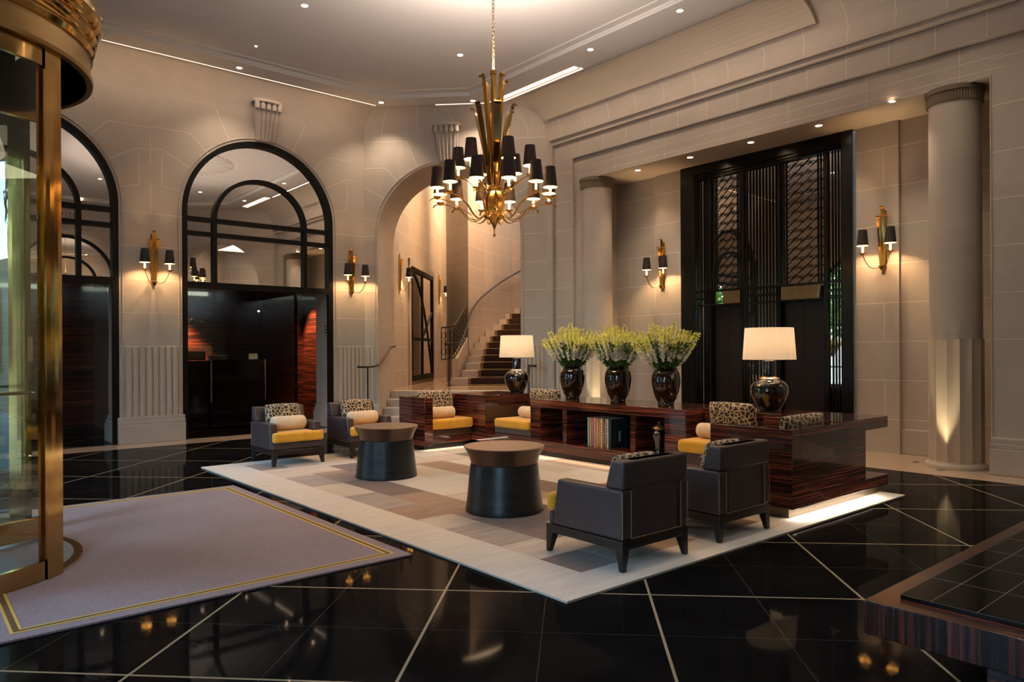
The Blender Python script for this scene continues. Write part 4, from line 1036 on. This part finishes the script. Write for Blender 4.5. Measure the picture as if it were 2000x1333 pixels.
def jar(loc, label, sc=1):
    t = thing('ginger_jar', label, 'jar', loc, 0, 'lidded ginger jars on the console shelves')
    m = MB(); m.lathe([(.05,0),(.056,.008),(.05,.03),(.052,.08),(.062,.14),(.080,.195),(.086,.225),(.078,.25),(.055,.265),(.05,.275),(0,.275)], 36); m.build('body', M['cer'], t)
    m = MB(); m.lathe([(.056,.275),(.060,.285),(.078,.292),(.075,.30),(.045,.325),(.016,.335),(.010,.345),(.014,.355),(.010,.368),(0,.372)], 32); m.build('lid', plain('bronze_lid',(.36,.24,.11),.4,.7), t)
    return t
J = jar((6.90,6.97,.2455), 'black ginger jar with bronze lid in the left shelf cell')
dup(J, (6.80,5.40,.2455), 0, 'black ginger jar with bronze lid in the right shelf cell')

# ================================================================== FOREGROUND LOW TABLE
t = thing('low_table', 'low ebony table with black tiled top at the bottom right corner', 'table')
m = MB(); m.box(2.95,6.0,-.62,1.325,.315,.45); m.build('apron', M['ebony_v'], t, bev=.004)
m = MB(); m.box(3.07,5.92,-.56,1.235,.45,.468); m.build('stone_top', M['black_top'], t, bev=.002)
m = MB()
for k in range(9): m.box(3.062+.33*k,3.065+.33*k,-.55,1.232,.4681,.4685)
for k in range(10): m.box(3.065,5.9,1.12-.16*k,1.123-.16*k,.4681,.4685)
m.build('tile_joint', M['gap'], t, smooth=0)  # grid of thin pale lines on the black top
m = MB(); m.box(3.3,5.7,-.4,1.0,.0,.315); m.build('base', M['ebony'], t)

# ================================================================== LIFT SCREEN
def T_e(u, z, d): return (10.60-d, u, z)
t = thing('lift_screen', 'tall dark bronze lift screen with curled metal lattice panels over mirror glass', 'screen')
def EB(name, rects, mt, bev=0): 
    m = MB()
    for (u0,u1,z0,z1,d0,d1) in rects: boxT(m, T_e, u0,u1,z0,z1,d0,d1)
    return m.build(name, mt, t, bev=bev)
EB('mirror_glass', [(4.9,7.8,2.2,4.7,-.02,-.01),(4.9,5.33,0,2.2,-.02,-.01),(6.06,6.68,0,2.2,-.02,-.01),(7.26,7.8,0,2.2,-.02,-.01)], M['mirror_dk'])
EB('frame', [(4.845,5.01,0,4.60,0,.10),(7.56,7.846,0,4.60,0,.10),(5.01,7.56,4.44,4.60,0,.10)], M['bronze'], .006)
EB('frame', [(5.25,5.31,0,4.5,0,.04),(6.01,6.05,0,4.5,0,.04),(6.645,6.69,0,4.5,0,.04),(7.27,7.33,0,4.5,0,.04)], M['bronze'], .004)
EB('crossbar', [(4.9,7.7,2.425,2.455,0,.07),(4.9,5.25,2.30,2.33,0,.07),(6.05,6.65,2.30,2.33,0,.07),(7.33,7.6,2.30,2.33,0,.07),(4.9,7.7,2.19,2.215,0,.07)], M['bronze'])
EB('crossbar', [(5.05,7.55,4.36,4.385,0,.07),(5.05,7.55,4.40,4.42,0,.085)], M['bronze'])
EB('backing', [(4.85,7.84,0,4.6,-.16,-.14)], M['blackframe'])
def vbars(us, z0, z1, w_=.014):
    for u in us: EB('vertical_bar', [(u-w_/2,u+w_/2,z0,z1,.0,.014)], M['bronze'])
vbars([6.09+.057*k for k in range(10)], 0, 4.45, .017); vbars([5.055,5.10,5.145,5.19], 0, 4.45, .012); vbars([7.38,7.43,7.49], 0, 4.45, .02)
for (ua, ub) in ((5.33,6.0),(6.70,7.26)):
    vbars([ua+.035, ua+.08, ub-.08, ub-.035], 2.45, 4.38, .012)
    a, b = ua+.08, ub-.08
    rows = 13; dz = 1.86/rows
    for k in range(rows):
        zc = 2.53+dz*k+.03
        for s in (-1,1):
            m = MB(); m.tube([T_e(ua+(ub-ua)*i/48, zc+.012*s*0+s*.020*math.sin(2*PI*i/48*3.5)*(1.0) - .03*((i/48)-.5)*0, .0+.002*s) for i in range(49)], .0045, 5); m.build('lattice_wave', M['bronze'], t)
        for f in (.33,.5,.67):
            m = MB(); uc = ua+(ub-ua)*f; m.tube([T_e(uc+.028*math.cos(2*PI*i/10), zc+.022*(1 if f != .5 else -1)+.018*math.sin(2*PI*i/10), .0) for i in range(10)], .004, 5, closed=True); m.build('lattice_loop', M['bronze'], t)
    k = 0; zz = 2.45-.42
    while zz < 4.38:
        # rising to the right of the picture = towards smaller u
        p0u, p0z, p1u, p1z = b, zz, a, zz+.42
        if p0z < 2.45: f = (2.45-p0z)/.42; p0u, p0z = b+(a-b)*f, 2.45
        if p1z > 4.38: f = (4.38-zz)/.42; p1u, p1z = b+(a-b)*f, 4.38
        if p1z-p0z > .02: m = MB(); m.tube([T_e(p0u,p0z,.0), T_e(p1u,p1z,.0)], .005, 5); m.build('lattice_diagonal', M['bronze'], t)
        zz += dz*1.0
for (ua, ub, lb) in ((5.33,6.0,'right'),(6.70,7.26,'left')):
    EB('transom_panel', [(ua+.01,ub-.01,2.212,2.418,.02,.045)], M['mirror_br'])
    mid = (ua+ub)/2
    d = thing('lift_door', 'dark brown sliding lift door under the %s lattice panel' % lb, 'door', (0,0,0))
    for q in ((ua+.005,mid-.002),(mid+.002,ub-.005)):
        m = MB(); boxT(m, T_e, q[0], q[1], .01, 2.188, -.10, -.06); m.build('door_leaf', M['door_dk'], d, bev=.002)

# ================================================================== SCONCES
def shade_unit(parent, loc, k=1.0, power=3.0, far=False):
    """black tapered shade with gilt lining, candle tube and cup; loc = base of the cup"""
    x, y, z = loc
    m = MB(); m.lathe([(.008,-.03),(.030,-.012),(.046,0),(.048,.004),(.030,.006),(0,.006)], 20, loc); cup = m.build('drip_cup', M['gold'], parent)
    m = MB(); m.lathe([(.014,.0),(.014,.12),(0,.12)], 12, (x,y,z+.006)); m.build('candle', M['candle'], parent)
    m = MB(); m.lathe([(.077*k,.105),(.055*k,.105+.22*k)], 28, loc, cap=False); o = m.build('lamp_shade', M['shade_black'], parent, smooth=60)
    m = MB(); m.lathe([(.0755*k,.106),(.0535*k,.104+.22*k)], 28, loc, cap=False); m.build('shade_lining', M['shade_in'], o, smooth=60)
    light('POINT', (x,y,z+.17), power, (1,.62,.28), .02, parent=parent)
def sconce(label, power=24):
    """local frame: y+ points out of the wall, x along it, z up from the bottom tip"""
    t = thing('wall_sconce', label, 'wall lamp', (0,0,0), 0, 'brass two-arm wall sconces')
    for x, zt, w_, y in ((0,.95,.05,.03),(-.05,.82,.045,.045),(.05,.82,.045,.045)):
        m = MB(); m.ribbon([(x*.3,y,.12),(x*.6,y+.004,.4),(x,y+.012,zt-.03),(x*1.05,y+.03,zt-.005),(x*1.08,y+.05,zt),(x*1.08,y+.062,zt-.012)], (1,0,0), w_, .006); m.build('brass_blade', M['gold'], t, smooth=50)
    m = MB(); m.lathe([(0,0),(.008,.01),(.012,.03),(.006,.045),(.03,.07),(.045,.10),(.05,.13),(.035,.14),(0,.14)], 20, (0,.045,0)); m.build('boss', M['gold'], t)
    m = MB(); m.box(-.04,.04,0,.012,.08,.9); m.build('back_plate', M['gold'], t, bev=.003)
    for s in (-1,1):
        m = MB(); pts = [(s*(.02+.165*f), .05+.19*math.sin(f*PI/2), .12-.055*math.sin(f*PI)+.165*f**2.2) for f in [i/14 for i in range(15)]]
        m.ribbon(pts, (0,1,0), [.014+.014*math.sin(PI*i/14) for i in range(15)], .007); m.build('arm', M['gold'], t, smooth=50)
        shade_unit(t, (s*.185,.24,.30), 1.0, power)
    return t
s0 = sconce('brass sconce on the pilaster between the two arched mirrors')
s0.location = (3.235,12.85,2.48); s0.rotation_euler = (0,0,PI)
dup(s0, (6.78,12.85,2.50), PI, 'brass sconce on the narrow pilaster left of the staircase arch')
dup(s0, (10.56,8.27,2.48), R(90), 'brass sconce in the lift niche, left of the dark lift screen')
dup(s0, (10.56,4.44,2.48), R(90), 'brass sconce in the lift niche, between the lift screen and the right column')
p = L3(2.55,-1.6); dup(s0, (p[0],p[1],2.78), R(-45), 'brass sconce just inside the staircase arch, nearer of the two seen edge-on')
p = L3(7.55,-1.6); dup(s0, (p[0],p[1],2.80), R(-45), 'brass sconce deeper in the stair passage, beyond the framed mirror door')

# ================================================================== CHANDELIER
t = thing('chandelier', 'large brass chandelier with black tapered shades on two tiers of arms', 'chandelier', (CHX,CHY,0))
def pt(r, a, z): return (r*math.cos(a), r*math.sin(a), z)
base = R(49.8+180)
for k in range(12):
    a = base+R(15+30*k); m = MB(); N = 18; pts = []
    for i in range(N+1):
        f = i/N; r = .09+.60*f; z = 3.06-.10*math.sin(min(1,f*1.9)*PI)+ .13*(1/(1+math.exp(-(f-.62)*11))) ; pts.append(pt(r,a,z))
    pts += [pt(.72,a,3.185),pt(.745,a,3.17),pt(.755,a,3.155)]
    m.ribbon(pts, (-math.sin(a),math.cos(a),0), .022, .008); m.build('arm', M['gold'], t, smooth=50)
    shade_unit(t, pt(.665,a,3.205), 1.06, 13)
for k in range(6):
    a = base+R(60*k+24); m = MB(); N = 14; pts = []
    for i in range(N+1):
        f = i/N; pts.append(pt(.07+.36*f, a, 3.35-.05*math.sin(min(1,f*1.9)*PI)+.12*(1/(1+math.exp(-(f-.6)*11)))))
    m.ribbon(pts, (-math.sin(a),math.cos(a),0), .022, .008); m.build('arm', M['gold'], t, smooth=50)
    shade_unit(t, pt(.42,a,3.485), 1.06, 13)
for k in range(4):
    a = base+R(90*k+38); m = MB(); m.ribbon([pt(.05,a,3.36),pt(.08,a,3.9),pt(.135,a,4.56),pt(.15,a,4.62),pt(.175,a,4.635),pt(.195,a,4.615),pt(.185,a,4.59)], (-math.sin(a),math.cos(a),0), [.03,.045,.055,.055,.05,.05,.05], .006); m.build('brass_blade', M['gold'], t, smooth=50)
for k in range(6):
    a = base+R(60*k+12); m = MB(); m.ribbon([pt(.06,a,3.36),pt(.13,a,3.8),pt(.225,a,4.24),pt(.24,a,4.28),pt(.265,a,4.29),pt(.285,a,4.27)], (-math.sin(a),math.cos(a),0), [.04,.07,.085,.085,.08,.08], .006); m.build('brass_blade', M['gold_polish'], t, smooth=50)
for k in range(6):
    a = base+R(60*k+42); m = MB(); m.ribbon([pt(.05,a,3.34),pt(.12,a,3.2),pt(.10,a,3.05)], (-math.sin(a),math.cos(a),0), .07, .005); m.build('brass_blade', M['gold'], t, smooth=50)
m = MB(); m.lathe([(0,2.77),(.014,2.785),(.016,2.805),(.006,2.82),(.008,2.86),(.03,2.92),(.06,2.97),(.12,3.0),(.13,3.02),(.12,3.06),(.06,3.08),(.03,3.12),(.03,3.26),(.05,3.29),(.085,3.31),(.09,3.35),(.05,3.38),(.028,3.42),(.028,3.55),(0,3.56)], 32); m.build('hub', M['gold'], t)
light('AREA', (.0,.0,4.72), 165, (1,.86,.74), .32, (PI,0,0), parent=t)  # added upward fill to brighten the ceiling, not a lamp of the chandelier
m = MB(); m.box(-.024,.024,-.024,.024,3.5,4.66); m.box(-.03,.03,-.03,.03,4.66,4.71); m.build('central_stem', M['gold'], t, bev=.004)
m = MB(); z = 4.71; k = 0
while z < ZC+.03:
    pts = []
    for i in range(12):
        a = 2*PI*i/12; u = .013*math.cos(a); v = .030*math.sin(a); pts.append((u,0,z+.026+v) if k%2 else (0,u,z+.026+v))
    m.tube(pts, .0042, 5, closed=True); z += .048; k += 1
m.build('chain', plain('aged_chain',(.16,.09,.035),.4,.8), t)

# ================================================================== REVOLVING DOOR
RX, RY = .02, 6.25
t = thing('revolving_door', 'tall polished brass revolving door with curved glass at the left edge', 'revolving door', (RX,RY,0))
def arc_wall(r0, r1, a0, a1, z0, z1, n=28, ):
    m = MB(); m.lathe([(r0,z0),(r1,z0),(r1,z1),(r0,z1),(r0,z0)], n, a0=R(a0), a1=R(a1)); return m
m = MB(); m.lathe([(0,3.384),(1.12,3.384),(1.125,3.41),(1.105,3.425),(1.105,3.56)], 96); m.build('fascia', M['gold_satin'], t, smooth=30)
m = MB(); m.lathe([(1.105,3.56),(1.12,3.565),(1.135,3.60),(1.12,3.63),(1.14,3.65),(1.155,3.69),(1.14,3.72),(1.165,3.745),(1.185,3.80),(1.175,3.85),(1.18,3.87),(1.1,3.88),(0,3.88)], 96); m.build('canopy', M['gold_polish'], t, smooth=30)
m = MB(); m.lathe([(0,3.381),(1.08,3.381)], 64); m.build('canopy_soffit', M['desk'], t)
for s in (-1,1):
    a = 44.5; aa, ab = (-136,-a) if s < 0 else (a,136)
    arc_wall(1.045,1.075,aa,ab,.0165,.135).build('bottom_rail', M['gold_polish'], t, smooth=30)
    arc_wall(1.045,1.075,aa,ab,3.27,3.385).build('top_rail', M['gold_polish'], t, smooth=30)
    m = MB(); m.lathe([(1.06,.13),(1.06,3.28)], 40, a0=R(aa), a1=R(ab)); m.build('curved_glass', M['glass'], t)
    for c in (-a if s < 0 else a, -136 if s < 0 else 136):
        m = MB(); m.lathe([(1.02,.0165),(1.085,.0165),(1.085,3.385),(1.02,3.385),(1.02,.0165)], 4, a0=R(c-3.8), a1=R(c+3.8)); m.build('post', M['gold_polish'], t, smooth=0)
m = MB(); m.tube([(0,0,.02),(0,0,3.385)], .05, 16); m.build('centre_shaft', M['gold_polish'], t)
for k in range(4):
    a = R(24+90*k); T2 = Matrix.Rotation(a, 4, 'Z')
    w_ = bpy.data.objects.new('wing', None); COL.objects.link(w_)
    w_.parent = t; w_.rotation_euler = (0,0,a); w_.name = 'wing'
    m = MB(); m.box(.05,.13,-.022,.022,.04,3.36); m.box(.92,1.01,-.022,.022,.04,3.36); m.box(.13,.92,-.022,.022,.04,.20); m.box(.13,.92,-.022,.022,3.22,3.36); m.build('wing_frame', M['gold_polish'], w_, bev=.004)
    m = MB(); m.box(.13,.92,-.004,.004,.2,3.22); m.build('wing_glass', M['glass'], w_, smooth=0)
    m = MB(); m.tube([(.2,.055,1.15),(.88,.055,1.15)], .014, 10); m.tube([(.2,.0,1.15),(.2,.055,1.15)], .009, 8); m.tube([(.88,.0,1.15),(.88,.055,1.15)], .009, 8); m.build('push_bar', M['gold_polish'], w_)
t = thing('floor_grille', 'round ribbed metal floor grille with brass rim inside the revolving door', 'floor grille', (RX,RY,.0165))
m = MB(); m.lathe([(0,0),(1.0,.0),(1.0,.003)], 72); m.build('base_plate', M['grille_gap'], t)
m = MB()
for k in range(-48,49):
    y = k*.0205; h = math.sqrt(max(0,.985**2-y*y)); m.box(-h,h,y-.006,y+.006,.002,.006)
m.build('slats', M['grille'], t, smooth=0)
m = MB(); m.lathe([(.985,.0),(.985,.008),(1.04,.008),(1.04,0)], 96, cap=False); m.build('brass_rim', M['gold'], t)

# ================================================================== DOWNLIGHTS
def downlight(x, y, z, label, p=60, cone=70, k=[None]):
    t = thing('recessed_downlight', label, 'ceiling light', (x,y,z), 0, 'recessed downlights')
    m = MB(); m.lathe([(.042,-.001),(.058,-.004),(.060,0)], 24, cap=False); m.build('trim_ring', M['white_metal'], t)
    m = MB(); m.lathe([(0,-.0025),(.042,-.0025)], 20); m.build('lens', M['lamp_glow'], t)
    light('SPOT', (0,0,-.02), p, (1,.80,.58), .04, (0,0,0), cone, .8, parent=t)
    return t
D = [(4.345,9.52,ZC+.07,'recessed downlight alone at the upper left of the ceiling'),
     (4.385,12.12,ZC,'recessed downlight beside the long light slot above the mirrors'),
     (7.05,12.12,ZC,'recessed downlight at the ceiling corner left of the chandelier top'),
     (6.992,9.519,ZC+.07,'recessed downlight left of the chandelier chain'),
     (8.33,10.95,ZC,'recessed downlight just left of the chandelier blades, above the staircase arch'),
     (8.335,7.921,ZC,'recessed downlight right of the chandelier beside the wide light slot'),
     (8.341,6.221,ZC,'recessed downlight at the top of the picture, right of the chandelier'),
     (4.345,3.3,ZC+.07,'recessed ceiling downlight over the nearest armchair, out of the picture'),
     (6.99,3.3,ZC+.07,'recessed ceiling downlight over the right ebony block, out of the picture'),
     (1.8,9.5,ZC+.07,'recessed ceiling downlight over the entrance mat, seen only in the mirrors'),
     (1.8,3.3,ZC+.07,'recessed ceiling downlight near the street side, seen only in the mirrors'),
     (4.4,.2,ZC,'recessed downlight near the wall behind the viewpoint'),
     (8.34,3.2,ZC,'recessed downlight on the right ceiling border, out of the picture')]
for k,(x,y,z,l) in enumerate(D): downlight(x,y,z,l, 85 if k in (1,2,4) else 75, 110)
for k,(y,l) in enumerate(((8.35,'first from the left'),(7.25,'second from the left'),(6.14,'third from the left'),(5.07,'fourth from the left'),(3.978,'beside the right column'))):
    downlight(9.97 if k < 4 else 9.72, y, 4.60, 'small downlight in the niche soffit, '+l, 40, 100)
m = MB(); m.lathe([(0,-.012),(.018,-.006),(.02,0)], 16); tag(m.build('ceiling_spot', M['lamp_glow'], loc=(4.335,11.264,ZC+.07)), 'tiny bluish bright point on the ceiling above the beside-slot downlight', 'ceiling light')

# light from fittings in the room, plus added fill for the stair hall
# light slots wash the cove
light('AREA', (3.4,12.30,ZC-.05), 16, (1,.74,.52), 6.6, (R(25),0,0), sizey=.05)
light('AREA', (8.72,7.5,ZC-.05), 22, (1,.74,.52), .06, (0,R(-20),0), sizey=6.0)
# concealed light in the niche and under furniture
light('AREA', (6.66,6.2,.10), 3.5, (1,.80,.55), .04, (0,R(35),0), sizey=4.2)
light('AREA', (6.5,3.17,.09), 4.5, (1,.88,.72), 1.5, (R(-25),0,0), sizey=.03)
light('AREA', (6.2,8.86,.09), .9, (1,.80,.55), .8, (R(-25),0,0), sizey=.03)
# added fill lights to brighten the stair hall, no fittings known there
p = L3(4.5,.6); light('AREA', (p[0],p[1],6.6), 260, (1,.62,.34), 2.0, (0,0,0), sizey=2.0)
p = L3(7.6,-.5); light('AREA', (p[0],p[1],6.6), 150, (1,.66,.38), 1.2, (0,0,0), sizey=1.2)
p = L3(6.5,3.0); light('AREA', (p[0],p[1],6.6), 200, (1,.64,.38), 2.0, (0,0,0), sizey=2.0)
light('SPOT', (11.0,15.05,.8), 14, (1,.75,.45), .03, (R(165),0,R(0)), 60, .8)
# reception wall washers
light('SPOT', (4.3,15.4,2.8), 1100, (1,.55,.25), .05, (R(22),0,0), 70, .7)
light('SPOT', (6.7,15.6,2.8), 500, (1,.5,.25), .05, (0,R(-28),0), 60, .7)
# passages seen in the mirrors
light('AREA', (9.9,-.8,5.2), 22, (1,.76,.50), 1.6, (0,0,0))

# ------------------------------------------------------------------ street side
def tree(x, y, h, r, label, seed):
    rnd = random.Random(seed); t = thing('street_tree', label, 'tree', (x,y,0), 0, 'trees outside the street windows')
    m = MB(); m.tube([(0,0,0),(.1,0,h*.4),(0,.1,h*.75)], [.18,.13,.06], 10); m.build('trunk', M['bark'], t)
    m = MB()
    for k in range(2600):
        d = Vector((rnd.gauss(0,1),rnd.gauss(0,1),rnd.gauss(0,1))).normalized()*r*rnd.uniform(.45,1); p = Vector((0,0,h*.62))+Vector((d.x,d.y,d.z*1.15))
        a = Vector((rnd.gauss(0,1),rnd.gauss(0,1),rnd.gauss(0,1))).normalized(); b = a.cross(Vector((rnd.gauss(0,1),rnd.gauss(0,1),rnd.gauss(0,1)))).normalized(); s = rnd.uniform(.10,.24)
        m.add([p-a*s, p+b*s*.5, p+a*s, p-b*s*.5], [(0,1,2,3)], rnd.choice((0,1,1)))
    m.build('leaf_crown', [M['leaf'],M['leaf2']], t, smooth=0)
t = thing('street_building', 'long grey building across the street, seen only in reflections', 'building')
m = MB(); m.box(-14.5,-13.5,-24,34,-.02,3.8); m.build('facade', plain('street_facade',(.16,.18,.17),.9), t)  # unseen block added to darken the white street patch in the reflections
m = MB()
for k in range(16): m.box(-13.5,-13.45,-20+3.4*k,-18.6+3.4*k,1.0,3.2)
o_ = m.build('window_row', M['winglass'] if False else M['door_dk'], t)
tree(-4.6,11.6,6.2,2.0,'leafy street tree outside the left window, seen in reflections',1)
tree(-7.4,6.4,7.5,2.0,'leafy street tree opposite the revolving door, seen in reflections',2)
tree(-4.8,1.2,6.0,2.0,'leafy street tree outside the near window, seen in reflections',3)

W = bpy.data.worlds.new('World'); SC.world = W; W.use_nodes = True; nt = W.node_tree; bg = nt.nodes['Background']
sky = nt.nodes.new('ShaderNodeTexSky'); sky.sky_type = 'NISHITA'; sky.sun_disc = False; sky.sun_elevation = R(35); sky.sun_rotation = R(100); sky.air_density = 1.2; sky.dust_density = 1.0
nt.links.new(sky.outputs[0], bg.inputs[0]); bg.inputs[1].default_value = 3.6
for (y, z, sy, sz) in ((2.0,2.2,2.5,4.2),(10.0,2.2,2.5,4.2),(6.25,1.7,1.9,3.4)):
    o = light('AREA', (-1.05,y,z), 1, (1,1,1), sz, (0,R(-90),0), sizey=sy, name='window_portal'); o.data.cycles.is_portal = True

# ------------------------------------------------------------------ camera
cam = bpy.data.cameras.new('Camera'); co = bpy.data.objects.new('Camera', cam); COL.objects.link(co); SC.camera = co
f, cx, cy, yaw, roll, H = 1429.11, 1000.0, 685.48, .868848, -.00546, 1.45
cam.sensor_width = 36; cam.lens = f/2000*36; cam.shift_y = (cy-666.5)/2000; cam.shift_x = (1000-cx)/2000; cam.clip_start = .05; cam.clip_end = 200
d = Vector((math.cos(yaw), math.sin(yaw), 0)); r = Vector((math.sin(yaw), -math.cos(yaw), 0)); u = Vector((0,0,1))
c_, s_ = math.cos(roll), math.sin(roll); r2 = r*c_+u*s_; u2 = u*c_-r*s_
mat = Matrix((r2, u2, -d)).transposed().to_4x4(); mat.translation = Vector((0,0,H)); co.matrix_world = mat

SC.view_settings.view_transform = 'Standard'; SC.view_settings.look = 'None'; SC.view_settings.gamma = 1; SC.view_settings.exposure = 0.3
SC.cycles.use_denoising = True; SC.cycles.max_bounces = 7; SC.cycles.diffuse_bounces = 4; SC.cycles.glossy_bounces = 4; SC.cycles.adaptive_threshold = .025; SC.cycles.transparent_max_bounces = 12
SC.cycles.sample_clamp_indirect = 6; SC.cycles.caustics_reflective = False; SC.cycles.caustics_refractive = False
